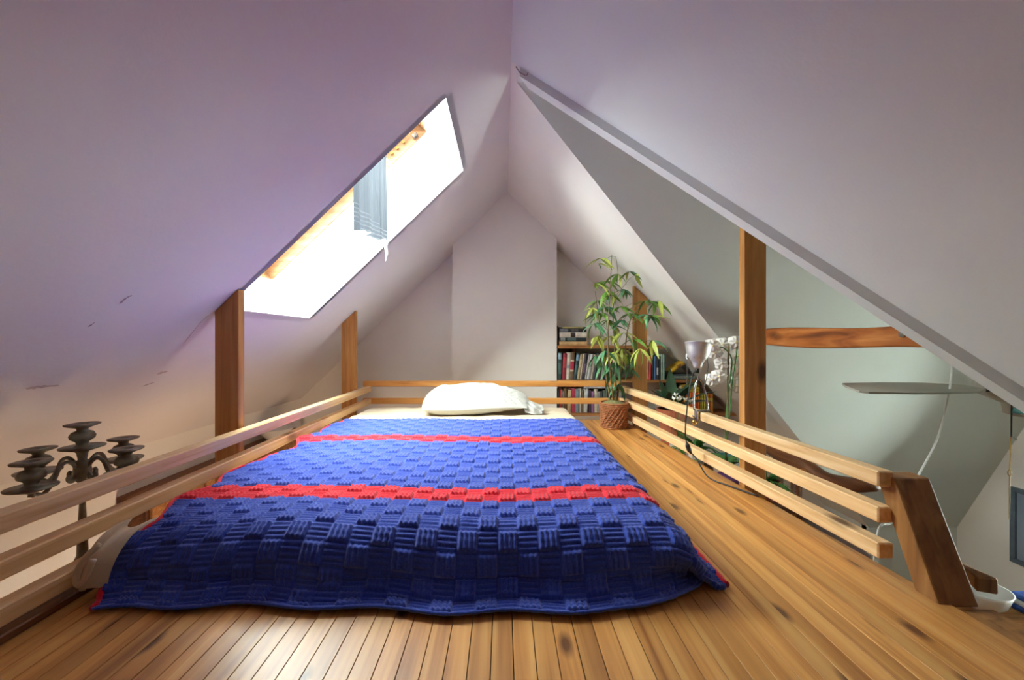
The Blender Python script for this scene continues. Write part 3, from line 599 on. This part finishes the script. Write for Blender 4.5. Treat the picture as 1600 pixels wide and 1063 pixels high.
# tilted yellow book and flat ones at the low end of the middle shelf
Mt = Matrix.Translation((xe + .165, YS0 + .02, shz[1] + .052)) @ Matrix.Rotation(math.radians(-52), 4, 'Y') @ Matrix.Rotation(math.radians(180), 4, 'Z') @ Matrix.Translation((-.02, -.12, 0))
zst = shz[1] + .001
flat = [((120, 132, 130), .19), ((176, 190, 176), .185), ((96, 110, 112), .18)]
for i, (c, ln) in enumerate(flat):
    M = Matrix.Translation((xe + .045, YS0 + .015, zst)) @ Matrix.Rotation(math.radians(90), 4, 'Y') @ Matrix.Translation((-.012, 0, 0))
    book(M, .012, ln, .14, c, '%s thin book lying flat under the slanted yellow one, %s from the bottom' % (cname(c), ORD[i]), 'flat books on the middle shelf'); zst += .0128
M = Matrix.Translation((xe + .050, YS0 + .03, zst + .002)) @ Matrix.Rotation(math.radians(56), 4, 'Y') @ Matrix.Translation((-.026, 0, 0))
book(M, .026, .135, .10, (226, 178, 44), 'yellow book propped at a slant above flat books on the middle shelf', 'slanted book', [(.55, .8, (160, 110, 40))])
# top stack
zst = shz[0] + .001
for i, (t, ln, c, bd) in enumerate([(.030, .212, (206, 168, 116), None), (.030, .205, (40, 52, 52), [(.05, .22, (150, 160, 156)), (.3, .62, (92, 112, 110))]), (.038, .205, (222, 212, 196), [(.4, .58, (60, 50, 50))]), (.026, .203, (34, 34, 40), [(.03, .32, (120, 124, 130)), (.45, .7, (90, 92, 96))]), (.014, .200, (58, 56, 52), [(.1, .9, (170, 160, 100))])]):
    M = Matrix.Translation((SHX0 + .012 + random.uniform(0, .006), YS0 + .012 + random.uniform(0, .008), zst + t)) @ Matrix.Rotation(math.radians(90), 4, 'Y')
    book(M, t, ln, .14, c, '%s book lying flat, %s from the bottom of the stack on the top shelf' % (cname(c), ORD[i]), 'stacked books on the top shelf', bd); zst += t + .0008
mk_o = book(Matrix.Translation((SHX0 + .0005, YS0 + .06, shz[0] + .001)), .010, .15, .12, (60, 50, 46), 'thin dark brown book standing behind the flat stack on the top shelf', 'upright book')
# bottom shelf
sp2 = [(.014, .172, (40, 30, 34), 0, None), (.016, .175, (170, 54, 50), 0, None), (.012, .165, (120, 128, 118), 0, None), (.020, .18, (116, 82, 44), 0, None), (.026, .17, (196, 170, 130), 2, [(.45, .7, (120, 90, 50))]), (.028, .18, (178, 44, 74), 0, None), (.030, .175, (120, 134, 144), 0, None), (.010, .18, (214, 206, 190), 0, None), (.016, .17, (112, 96, 74), 0, None), (.009, .175, (226, 220, 206), 3, None), (.018, .18, (196, 200, 206), 3, None), (.018, .17, (70, 44, 64), 0, None), (.020, .16, (150, 104, 150), 0, None)]
sp2 += [(random.uniform(.014, .028), random.uniform(.15, .18), random.choice([(120, 60, 60), (150, 146, 138), (64, 72, 84), (200, 190, 170), (90, 100, 84)]), 0, None) for _ in range(10)]
zmag = shz[2] + .184
xe2 = row(2, SHX0 + .004, sp2, 'books on the bottom shelf')
for i, (c, ln) in enumerate([((206, 208, 212), .26), ((232, 232, 230), .25)]):
    M = Matrix.Translation((SHX0 + .20, YS0 + .01, zmag + .008)) @ Matrix.Rotation(math.radians(90), 4, 'Y')
    book(M, .008, ln, .15, c, '%s thin magazine lying on top of the bottom shelf books, %s one' % (cname(c), ('lower', 'upper')[i]), 'magazines on the bottom shelf'); zmag += .0088
sp3 = [(.018, .17, (190, 170, 160), 0, None), (.020, .165, (200, 196, 190), 0, None), (.022, .19, (104, 112, 108), 0, None), (.030, .20, (122, 28, 48), 0, [(.6, .7, (190, 140, 110))]), (.022, .185, (190, 200, 188), 0, None), (.02, .18, (70, 90, 80), 0, None)]
xs3 = max(xe2 + .01, (1036 - CX) / F * YS0)
xe3 = row(2, xs3, sp3, 'books on the bottom shelf', '%(c)s book, %(n)s in the run left of the orange paperbacks, %(s)s shelf', 0)
org = [(.0135, .150, random.choice([(232, 116, 26), (226, 96, 30), (214, 84, 34)]), 0, [(.55, .8, (240, 150, 50))]) for _ in range(9)]
xo = xe3 + .004
xe4 = row(2, xo, org, 'orange paperbacks on the bottom shelf', '%(c)s paperback, %(n)s from the left in the orange run on the %(s)s shelf', 0)
olv = [(.013, .138, c, 0, [(.6, .8, (226, 206, 90))]) for c in ((190, 178, 60), (178, 170, 56), (196, 184, 70), (170, 160, 60), (230, 150, 40), (226, 112, 30), (214, 150, 44))]
xe5 = row(2, xe4, olv, 'olive and orange paperbacks on the bottom shelf', '%(c)s paperback, %(n)s from the left in the shorter run at the %(s)s shelf end', 0)
zst = shz[2] + .153
for i, (t, c) in enumerate([(.02, (196, 164, 44)), (.018, (206, 178, 54)), (.02, (188, 156, 48))]):
    M = Matrix.Translation((xo - .002, YS0 + .012, zst + t)) @ Matrix.Rotation(math.radians(90), 4, 'Y')
    book(M, t, .135, .12, c, '%s book lying flat on the orange paperbacks, %s from the bottom' % (cname(c), ORD[i]), 'flat yellow books'); zst += t + .0006
# ------------------------------------------------------------------ bamboo plant in a rope basket
PC = Vector((.692, 2.575, 0)); pr = root('potted_bamboo', PC, 'artificial bamboo plant in a round woven basket pot by the corner of the rails', 'potted plant')
R0 = .088; rings = []
for k in range(15):
    z = .006 + k * .0106; r = R0 - .006 * (1 - k / 14) + .002 * math.sin(k * .6)
    rings.append((r, z))
body = []
for r, z in rings: body += [(r - .006, z - .0052), (r - .001, z - .003), (r + .0015, z), (r - .001, z + .003), (r - .006, z + .0052)]
pot = mk('basket_pot', lathe([(.001, .0006), (R0 - .012, .0006)] + body + [(R0 - .012, .158), (R0 - .012, .145), (.001, .145)], 40, PC), M_wicker, pr, smooth=False)
for k in range(22):
    a = 2 * math.pi * k / 22
    pts = [PC + Vector(((R0 + .0005) * math.cos(a + .9 * t), (R0 + .0005) * math.sin(a + .9 * t), .02 + .12 * t)) for t in (0, .25, .5, .75, 1)]
    if 3.4 < a < 4.9: mk('weave_strand', tube(pts, .0022, 5), M_wicker, pot)
mo = []
for k in range(7):
    r = (R0 - .013) * (1 - k / 6.5); mo.append((max(r, .001), .150 + .022 * math.sin(k / 6 * 1.4) + .002 * (k % 2)))
mk('moss', lathe(mo, 24, PC), M_moss, pr)
def leafmesh(name, ln, wd, bend, mat, seg=5, fold=.25):
    vs, fs = [], []
    for i in range(seg + 1):
        t = i / seg; x = ln * (math.sin(bend * t) / bend if bend else t); z = -ln * ((1 - math.cos(bend * t)) / bend if bend else 0)
        h = wd * math.sin(math.pi * (t ** .75)) * .5 + .0004
        vs += [(x, -h, z + h * fold), (x, 0, z), (x, h, z + h * fold)]
    for i in range(seg):
        for j in range(2): fs.append([3 * i + j, 3 * i + 3 + j, 3 * i + 4 + j, 3 * i + 1 + j])
    me = bpy.data.meshes.new(name); me.from_pydata(vs, [], fs); me.materials.append(mat); me.polygons.foreach_set('use_smooth', [True] * len(fs)); me.update(); return me
LM = [[leafmesh('bamboo_leaf', ln, wd, bd, m) for ln, wd, bd in ((.115, .021, .7), (.09, .018, .4), (.13, .021, 1.1))] for m in M_leaf]
canes = [((0, 0), [(946, 620), (950, 540), (953, 460), (956, 398)], 2.45), ((.01, -.012), [(962, 618), (961, 560), (958, 490), (962, 430)], 2.55), ((.022, .01), [(968, 616), (975, 560), (985, 500), (1015, 468)], 2.60), ((-.015, .012), [(952, 618), (943, 560), (936, 500), (930, 455)], 2.60)]
for off, pts, y in canes:
    P = [PC + Vector((off[0], off[1], .155))] + [at(a, b, y if a < 980 else 2.38) for a, b in pts[1:]]
    mk('cane', tube(spline(P, 6), [.006 - .0045 * i / 18 for i in range(19)], 6), M_cane, pr, smooth=True)
clusters = [(938, 404, 5, 2), (962, 401, 1, 2), (934, 412, 2, 2), (930, 442, 4, 2), (948, 440, 5, 0), (966, 428, 5, 0), (984, 424, 4, 2), (992, 430, 2, 2), (975, 452, 6, 1), (958, 462, 7, 0), (935, 470, 7, 0), (945, 480, 7, 1), (925, 482, 5, 2), (930, 505, 7, 1), (950, 500, 8, 0), (968, 480, 7, 0), (985, 490, 6, 0), (1012, 492, 8, 1), (1022, 472, 4, 0), (1030, 470, 4, 2), (1008, 470, 5, 0), (1020, 494, 6, 0), (935, 525, 6, 2), (955, 525, 7, 2), (975, 520, 7, 2), (990, 530, 6, 0), (1020, 532, 4, 2), (1000, 545, 5, 2), (945, 548, 8, 1), (930, 556, 7, 1), (960, 550, 8, 2), (978, 552, 8, 0), (962, 566, 8, 1), (990, 562, 8, 1), (972, 545, 7, 2), (945, 570, 8, 1), (982, 575, 5, 1), (958, 585, 5, 1), (968, 600, 4, 1), (940, 490, 6, 0), (960, 510, 5, 2), (948, 455, 5, 0), (972, 500, 5, 1)]
random.seed(11)
for px_, py_, n_, kind in clusters:
    c = at(px_, py_, 2.575 + random.uniform(-.09, .06) if px_ < 1000 else 2.32 + random.uniform(-.04, .03))
    yy = c.y
    while c.z > zr(c.x) - .075 and yy > 2.0: yy -= .02; c = at(px_, py_, yy)
    stem = Vector((PC.x + random.uniform(-.01, .03), PC.y, c.z - random.uniform(.03, .08)))
    if (c - stem).length > .05: mk('twig', tube([stem.lerp(c, .25), stem.lerp(c, .7) + Vector((0, 0, .012)), c], .0013, 4), M_cane, pr)
    for k in range(n_ + (1 if n_ > 4 else 0)):
        low = py_ > 535
        inst('leaf', random.choice(LM[kind if random.random() < .7 else random.randrange(3)]), c, (random.uniform(-.6, .6), random.uniform(.0, .7) + (.35 if low else 0), random.uniform(0, 6.28)), (random.uniform(.8, 1.15),) * 3, pr)
# ------------------------------------------------------------------ plants and things outside the right railing
ZP = -.13
ps = root('plant_bench', (1.05, 2.2, ZL), 'long wooden plant bench outside the right railing, mostly hidden', 'bench')
mk('bench_top', boxm(.925, 1.24, 1.66, 2.60, ZP - .03, ZP, .004), M_dark, ps)
for x, y in ((.94, 1.68), (1.2, 1.68), (.94, 2.55), (1.2, 2.55)): mk('leg', boxm(x, x + .03, y, y + .03, ZL, ZP - .03, .003), M_dark, ps)
def potm(c, r, h): return lathe([(.001, 0), (r * .7, 0), (r * .95, h * .85), (r * 1.06, h * .85), (r * 1.08, h), (r * .95, h), (r * .92, h * .88), (.001, h * .88)], 24, c)
# agave
ac = Vector((1.005, 2.44, ZP)); ag = root('potted_agave', ac, 'dark green broad-leaved rosette plant in a terracotta pot behind the right railing', 'potted plant')
mk('pot', potm(ac, .082, .27), M_terra, ag, smooth=False); mk('soil', lathe([(.068, 0), (.05, .004), (.001, .006)], 18, ac + Vector((0, 0, .239))), M_soil, ag)
for k in range(15):
    a = k * 2.4; el = .55 + .42 * (k / 14); ln = random.uniform(.25, .33) * (.72 if math.cos(a) < -.2 else 1); bd = .95 - .55 * (k / 14)
    base_ = ac + Vector((.01 * math.cos(a), 0.01 * math.sin(a), .24)); vs, fs = [], []
    for i in range(8):
        t = i / 7; th = el * 1.45 - bd * t * 1.0
        if i == 0: p = base_.copy()
        else: p = p + Vector((math.cos(a) * math.cos(th), math.sin(a) * math.cos(th), math.sin(th))) * ln / 7
        s = Vector((-math.sin(a), math.cos(a), 0)); h = .031 * (math.sin(math.pi * (t * .82 + .16))) ** .8 * (1 - t ** 6) + .0006
        upv = Vector((0, 0, h * .35)); vs += [p - s * h + upv, p, p + s * h + upv]
    for i in range(7):
        for j in range(2): fs.append([3 * i + j, 3 * i + 3 + j, 3 * i + 4 + j, 3 * i + 1 + j])
    mk('leaf', (vs, fs), M_agave, ag, smooth=True)
# orchid
oc = Vector((1.03, 1.90, ZP)); orc = root('potted_orchid', oc, 'white moth orchid with tall green stems left of the right-hand post', 'potted plant')
mk('pot', potm(oc, .06, .12), M_ceram, orc, smooth=True); mk('soil', lathe([(.054, 0), (.03, .004), (.001, .005)], 18, oc + Vector((0, 0, .106))), M_moss, orc)
for dx, pts in ((0, [(1137, 660), (1137, 600), (1138, 560), (1139, 537)]), (.008, [(1134, 660), (1141, 590), (1143, 560), (1128, 543), (1108, 548)]), (-.006, [(1139, 660), (1144, 600), (1150, 560), (1152, 540)])):
    P = [oc + Vector((dx, 0, .105))] + [at(a, b, 1.90 + dx) for a, b in pts]
    mk('stem', tube(spline(P, 6), .0042 if dx == 0 else .003, 6), M_cane if dx == 0 else M_leafg, orc, smooth=True)
pet = leafmesh('orchid_petal', .043, .046, .6, M_petal, 5, .12)
random.seed(5)
for px_, py_, dy in ((1101, 546, 0), (1114, 540, -.02), (1118, 552, .02), (1130, 538, .02), (1150, 535, -.01), (1128, 568, .0), (1124, 588, -.03), (1113, 594, -.02), (1153, 556, .01), (1151, 603, -.01), (1146, 570, .03), (1152, 585, .0)):
    c = at(px_, py_, 1.90 + dy); f = Vector((-c.x * .6, -c.y, H - c.z + random.uniform(-.3, .3))).normalized()
    q = f.to_track_quat('Z', 'Y')
    fl_ = mk('flower', xf(lathe([(.001, -.002), (.004, 0), (.003, .006), (.001, .008)], 8), Matrix.Translation(c) @ q.to_matrix().to_4x4()), M_yel, orc, origin=c)
    for k in range(5):
        a = k * 2 * math.pi / 5 + random.uniform(-.1, .1)
        o = inst('petal', pet, c, (q @ Euler((0, .12, a)).to_quaternion()).to_euler(), (.85 if k % 2 else .95,) * 3, fl_)
for k in range(5):
    a = k * 1.3 + .4; inst('leaf', leafmesh('orchid_leaf', .17, .045, .9, M_leafg, 6, .2), oc + Vector((0, 0, .11)), (0, -.4, a), (1, 1, 1), orc)
# leafy fern and small white flowers
def bushy(name, c, label, n, ln, wd, potmat, pr_, ph, mat, spread=.6, extra=None):
    r = root(name, c, label, 'potted plant'); mk('pot', potm(c, pr_, ph), potmat, r); mk('soil', lathe([(pr_ * .9, 0), (pr_ * .5, .004), (.001, .005)], 16, c + Vector((0, 0, ph * .885))), M_soil, r)
    me = [leafmesh(name + '_leaf', ln * s, wd, bd, mat) for s, bd in ((1, 1.2), (.8, .9), (1.15, 1.6))]
    for k in range(n):
        inst('leaf', random.choice(me), c + Vector((random.uniform(-.02, .02), random.uniform(-.02, .02), ph * .9)), (0, -random.uniform(.2, 1.2), random.uniform(0, 6.28)), (random.uniform(.7, 1.1),) * 3, r)
    return r
bushy('potted_fern', Vector((1.03, 2.20, ZP)), 'bright green arching plant glimpsed between the right rails below the lamp', 34, .16, .022, M_ceram, .055, .10, M_leafg)
bushy('potted_spider_plant', Vector((1.12, 1.75, ZP)), 'small green strappy plant glimpsed between the rails beside the tall post', 30, .14, .014, M_terra, .05, .08, M_leafg)
wf = bushy('potted_cyclamen', Vector((.975, 2.285, ZP)), 'small white-flowered plant peeping over the right railing', 12, .10, .03, M_ceram, .045, .10, M_leafg)
pt2 = leafmesh('cyclamen_petal', .028, .016, .4, M_petal, 4, .2)
for px_, py_ in ((1056, 622), (1064, 626), (1072, 629), (1078, 631), (1060, 629), (1053, 628)):
    c = at(px_, py_, 2.27); c.z += .008
    mk('flower_stem', tube([Vector((.975, 2.285, ZP + .09)), c], .0012, 4), M_leafg, wf)
    f_ = mk('flower', lathe([(.001, -.003), (.004, 0), (.001, .004)], 6, c), M_yel, wf, origin=c)
    for k in range(4): inst('petal', pt2, c, (random.uniform(-.4, .4), -.9 + random.uniform(-.3, .3), k * 1.57 + random.uniform(0, .5)), (1, 1, 1), f_)
tb = mk('teal_bowl', lathe([(.001, 0), (.04, 0), (.045, .006), (.085, .05), (.10, .09), (.102, .093), (.097, .092), (.08, .052), (.04, .012), (.001, .01)], 28, (1.055, 2.02, ZP)), M_teal, smooth=True)
tb.location = (1.13, 2.03, ZP); tag(tb, 'teal glazed bowl seen between the top two right rails', 'bowl')
bx_ = mk('purple_box', boxm(.935, .975, 1.68, 1.80, ZP + .001, ZP + .10, .004), M_purple); tag(bx_, 'small purple cloth-covered box behind the lower right rails', 'box')
# ------------------------------------------------------------------ clip lamp on the right rail
LY = 1.745; xr = xin(LY); zt_ = H - .305
lp = root('clip_lamp', (xr, LY, zt_), 'silver clip lamp with an upturned metal shade clamped on the right railing', 'lamp')
nk = at(1090, 572, LY); ax = Vector((.10, .12, 1)).normalized(); q = ax.to_track_quat('Z', 'Y').to_matrix().to_4x4()
shade = lathe([(.006, -.012), (.013, -.010), (.016, 0), (.019, .012), (.024, .020), (.034, .032), (.041, .048), (.0455, .068), (.048, .090), (.0505, .092), (.0500, .094), (.0465, .091), (.044, .068), (.039, .048), (.032, .034), (.020, .022), (.010, .02), (.001, .02)], 32)
shade = ([(x * 1.1, y * 1.1, z * 1.05) for x, y, z in shade[0]], shade[1])
shd = mk('lamp_shade', xf(shade, Matrix.Translation(nk) @ q), M_alu, lp, smooth=True)
for k in range(9):
    a = 2 * math.pi * k / 9; d = Vector((math.cos(a) * .0345, math.sin(a) * .0345, .0325)); c = nk + (q @ d)
    mk('vent_hole', tube([c - (q @ Vector((math.cos(a), math.sin(a), -.3))) * .001, c + (q @ Vector((math.cos(a), math.sin(a), -.3))) * .0015], .0026, 8), M_black, shd)
mk('lamp_socket', tube([nk + ax * -.006, nk + ax * -.03], .009, 10), M_black, lp, smooth=True)
yk = [nk + (q @ Vector(p)) for p in ((-.034, -.002, .040), (-.040, -.004, .0), (-.036, -.004, -.05), (-.030, 0, -.085))]
mk('yoke_wire', tube(spline(yk, 5), .0018, 6), M_chrome, lp)
yk = [nk + (q @ Vector(p)) for p in ((.034, -.002, .040), (.044, -.004, .03), (.042, -.004, -.03), (.040, 0, -.08))]
mk('yoke_wire', tube(spline(yk, 5), .0018, 6), M_chrome, lp)
gd = [nk + (q @ Vector(p)) for p in ((.030, -.03, .085), (.050, -.02, .060), (.048, -.01, .030), (.034, -.002, .040))]
mk('guard_wire', tube(spline(gd, 5), .0016, 6), M_chrome, lp)
ar = [(1084.5, 641), (1084, 625), (1085.5, 607), (1088.5, 597), (1092, 594), (1096, 597), (1101, 610), (1105, 630), (1106, 643)]
P = [at(a, b, LY + .012) for a, b in ar]
mk('clamp_arm', tube(spline(P, 5), .0042, 8), M_chrome, lp, smooth=True)
rg = at(1092, 600, LY + .012)
mk('clamp_ring', tube([rg + Vector((.010 * math.cos(t), 0, .010 * math.sin(t))) for t in np.linspace(0, 6.28, 16)], .0026, 6), M_black, lp)
mk('clamp_pivot', tube([at(1092, 594, LY + .012), at(1091, 588, LY + .012)], .004, 8), M_chrome, lp)
mk('clamp_jaw', boxm(xr - .012, xr + .045, LY - .012, LY + .016, zt_ + .001, zt_ + .007, .002), M_chrome, lp)
mk('clamp_jaw', boxm(xr - .016, xr - .004, LY - .012, LY + .010, zt_ - .045, zt_ + .007, .002), M_chrome, lp)
kc = Vector((xr - .010, LY, zt_ - .032))
mk('clamp_screw', tube([kc + Vector((-.022, -.010, .018)), kc + Vector((.004, .0, -.004))], .003, 6), M_chrome, lp)
mk('screw_knob', xf(lathe([(.001, -.006), (.010, -.006), (.012, 0), (.010, .006), (.001, .006)], 12), Matrix.Translation(kc + Vector((-.012, -.004, -.012))) @ Matrix.Rotation(1.2, 4, 'Y')), M_brass, lp, smooth=True)
cd_ = [nk + ax * -.02, at(1083, 585, LY - .03), at(1077, 610, LY - .05), at(1072, 655, LY - .05), at(1071, 680, LY - .05), at(1073, 693, LY - .04)]
mk('cord', tube(spline(cd_, 6), .0030, 6), M_black, lp, smooth=True)
mk('inline_switch', tube([at(1073, 692, LY - .04), at(1074.5, 697, LY - .04), at(1077, 704, LY - .04), at(1080, 709, LY - .04)], [.004, .0095, .0095, .004], 10), M_black, lp, smooth=True)
e0 = at(1080, 708, LY - .04)
mk('cord', tube(spline([e0, at(1088, 717, 1.66), Vector((.80, 1.60, .012)), Vector((.84, 1.52, .006)), Vector((.885, 1.42, .006))], 6), .0028, 6), M_black, lp, smooth=True)
# ------------------------------------------------------------------ cross gable: collar beam, fan, cable, picture
cbm = hexm([(1.415, 1.135, H - .030), (1.475, 1.135, H - .030), (1.475, 2.258, H - .030), (1.415, 2.258, H - .030), (1.415, 1.165, H + .052), (1.475, 1.165, H + .052), (1.475, 2.222, H + .060), (1.415, 2.222, H + .060)], .008, 2)
bm = bmesh.new(); me = bpy.data.meshes.new('t'); me.from_pydata(cbm[0], [], cbm[1]); bm.from_mesh(me); bmesh.ops.subdivide_edges(bm, edges=[e for e in bm.edges if e.calc_length() > .5], cuts=24, use_grid_fill=True)
for v in bm.verts: v.co += Vector((.004 * math.sin(v.co.y * 9), 0, .006 * math.sin(v.co.y * 7 + v.co.z * 20)))
bm.verts.index_update(); cbm = ([tuple(v.co) for v in bm.verts], [[q.index for q in f.verts] for f in bm.faces]); bm.free()
clb = root('collar_beam', (1.445, 1.7, H - .03), 'rough orange-brown timber tie beam across the cross gable', 'beam')
mk('timber', cbm, M_collar, clb)
mk('bolt', tube([(1.420, 1.45, H + .022), (1.408, 1.45, H + .022)], .012, 10), M_chrome, clb)
# fan
hb = Vector((1.80, 1.42, H - .17)); fan = root('ceiling_fan', hb, 'ceiling fan with one long olive-grey blade showing under the valley beam', 'ceiling fan')
mk('motor', lathe([(.03, .10), (.05, .095), (.10, .07), (.115, .03), (.11, -.02), (.08, -.035), (.05, -.05), (.045, -.085), (.02, -.095), (.001, -.096)][::-1], 28, hb), M_fan, fan, smooth=True)
mk('down_rod', tube([hb + Vector((0, 0, .09)), Vector((hb.x, hb.y, H + .62))], .012, 10), M_fan, fan, smooth=True)
for sgn in (-1, 1):
    ol = [(.16, -.028), (.19, -.045), (.24, -.055), (.34, -.062), (.48, -.064), (.585, -.058), (.605, -.045), (.60, .02), (.585, .050), (.44, .060), (.30, .056), (.20, .040), (.165, .02)]
    t = math.radians(10)
    pl = [(hb.x + sgn * x, hb.y + .0 + y * math.cos(t), hb.z + .002 + y * math.sin(t)) for x, y in ol]
    mk('blade', slab(pl, (0, 0, .006)), M_fan, fan)
    mk('blade_iron', boxm(min(hb.x + sgn * .09, hb.x + sgn * .21), max(hb.x + sgn * .09, hb.x + sgn * .21), hb.y - .012, hb.y + .012, hb.z - .008, hb.z + .001, .002), M_black, fan)
g0 = at(1592, 631, 1.34)
for c in (at(1546, 603, 1.45), at(1597, 636, 1.34)):
    mk('glass_shade', lathe([(.004, 0), (.014, .002), (.020, -.010), (.022, -.022), (.020, -.022), (.001, -.004)], 14, c), M_teal, fan, smooth=True)
P = [hb + Vector((-.05, -.03, -.07)), at(1590, 628, 1.36), at(1581, 629, 1.36), at(1580.5, 640, 1.36), at(1580, 683, 1.36)]
mk('pull_rod', tube(P, .0022, 6), M_black, fan)
mk('pull_clip', tube([at(1580, 683, 1.36), at(1584, 684, 1.36), at(1588, 687, 1.36)], .003, 6), M_alu, fan)
mk('pull_chain', tube([at(1579.5, 683, 1.36), at(1577.5, 735, 1.36)], .0016, 6), M_brass, fan)
rc = at(1577.5, 739, 1.36); mk('chain_ring', tube([rc + Vector((.006 * math.cos(t), 0, .010 * math.sin(t))) for t in np.linspace(0, 6.28, 16)], .0014, 6), M_brass, fan)
mk('pull_chain', tube([at(1577.5, 744, 1.36), at(1577, 812, 1.36)], .0014, 6), M_brass, fan)
ca = mk('hanging_cable', tube(spline([at(1489, 545, 1.40), at(1488, 567, 1.40), at(1485, 600, 1.40), at(1480, 630, 1.40), at(1472, 662, 1.40), at(1462, 692, 1.38), at(1446, 723, 1.34), at(1425, 760, 1.28), at(1395, 815, 1.2), at(1370, 838, 1.15), Vector((1.0, 1.12, -.3))], 6), .0030, 8), M_cord, smooth=True)
tag(ca, 'white electrical cable dangling in front of the green-grey slope', 'cable')
# picture on the gable wall
pf_ = root('wall_picture', (XG, 2.33, H - 1.39), 'slate-blue framed panel on the gable end wall at the right edge', 'picture')
y0, y1, z0, z1 = 2.10, 2.575, H - 1.387, H - .917; t = .028
mk('print', boxm(XG - .008, XG - .001, y0 + t, y1 - t, z0 + t, z1 - t), M_pic, pf_)
for q in ((y0, y1, z0, z0 + t), (y0, y1, z1 - t, z1), (y0, y0 + t, z0 + t, z1 - t), (y1 - t, y1, z0 + t, z1 - t)): mk('frame_side', boxm(XG - .022, XG - .001, *q, .002), M_frameg, pf_)
# things in the room below, glimpsed through and past the right rails
lg = spline([(1.50, 2.30, H - .60), (1.50, 2.06, H - .625), (1.515, 1.93, H - .655), (1.53, 1.80, H - .635), (1.54, 1.70, H - .60)], 6)
st = root('log_rail', (1.52, 2.0, ZL), 'dark knotty log rail glimpsed between the top two right rails', 'log rail')  # glimpsed timber log; the uprights holding it are added
mk('log', tube(lg, [.045 - .018 * i / 24 for i in range(25)], 12), M_dark, st, smooth=True)
mk('knot', tube([(1.462, 2.0, H - .645), (1.452, 1.99, H - .645)], .018, 12), M_collar, st)
for y in (2.26, 2.12): mk('upright', tube([(1.51, y, ZL), (1.515, y, H - .62)], .025, 10), M_dark, st, smooth=True)
sf = root('armchair', (1.5, 1.75, ZL), 'brown leather armchair back glimpsed below the log rail', 'armchair')
M_leather = mottled('brown_leather', (96, 62, 54), (78, 48, 42), 20, .45, bump=.2)
mk('backrest', boxm(1.28, 1.40, 1.50, 1.95, ZL + .35, H - .80, .045, 4), M_leather, sf, smooth=True)
mk('seat', boxm(1.40, 1.95, 1.50, 1.95, ZL + .1, ZL + .45, .04, 4), M_leather, sf, smooth=True)
for y in (1.42, 1.95): mk('armrest', boxm(1.30, 1.92, y, y + .08, ZL + .1, ZL + .62, .03, 3), M_leather, sf, smooth=True)
for x in (1.32, 1.86):
    for y in (1.45, 1.97): mk('leg', tube([(x, y, ZL), (x, y, ZL + .1)], .02, 8), M_dark, sf)
tbz = H - 1.20
lt = root('side_table', (2.3, 1.85, ZL), 'wooden side table far below at the lower right corner', 'table')
mk('table_top', boxm(2.03, 2.58, 1.48, 1.95, tbz - .03, tbz, .006), M_shelf, lt)
for x in (2.06, 2.51):
    for y in (1.50, 1.89): mk('leg', boxm(x, x + .04, y, y + .04, ZL, tbz - .03, .003), M_shelf, lt)
q_ = mk('white_bowl', lathe([(.001, 0), (.05, 0), (.085, .03), (.10, .075), (.105, .09), (.10, .09), (.08, .03), (.001, .012)], 28, (2.14, 1.845, tbz + .001)), M_ceram, smooth=True); tag(q_, 'white rounded bowl on the table below, beside the ladder stile', 'bowl')
M_bluecl = mottled('blue_cloth', (44, 82, 160), (36, 66, 136), 30, .8)
for k in range(3):
    o = mk('folded_cloth', boxm(2.27, 2.52, 1.60, 1.84, tbz + .001 + k * .026, tbz + .026 + k * .026, .010, 3), (M_bluecl, M_ceram, M_bluecl)[k], smooth=True)
    tag(o, ('blue folded cloth at the bottom of the pile on the table below', 'white folded cloth in the middle of the pile on the table below', 'blue folded cloth on top of the pile on the table below')[k], 'cloth', 'folded cloths on the table below')

# added unseen lamp under the platform, put in to warm the lower left slope
pl_ = Vector((-.60, 1.55, -.72)); pn_ = root('added_fill_lamp', pl_, 'added warm globe lamp under the loft platform, unseen, lighting the lower left slope', 'lamp')
mk('lamp_cord', tube([pl_ + Vector((0, 0, .19)), Vector((pl_.x, pl_.y, -.069))], .004, 6), M_black, pn_)
M_lan = newmat('fill_lamp_glow', (250, 226, 190), .8); bb_ = M_lan.node_tree.nodes['Principled BSDF']; bb_.inputs['Emission Color'].default_value = (1, .68, .44, 1); bb_.inputs['Emission Strength'].default_value = 12.5
mk('fill_lamp_globe', lathe([(.02, -.198)] + [(.2 * math.cos(math.radians(t)) * (1 + .01 * (k % 2)), .2 * math.sin(math.radians(t))) for k, t in enumerate(range(-78, 79, 6))] + [(.02, .198)], 32, pl_), M_lan, pn_, smooth=True)
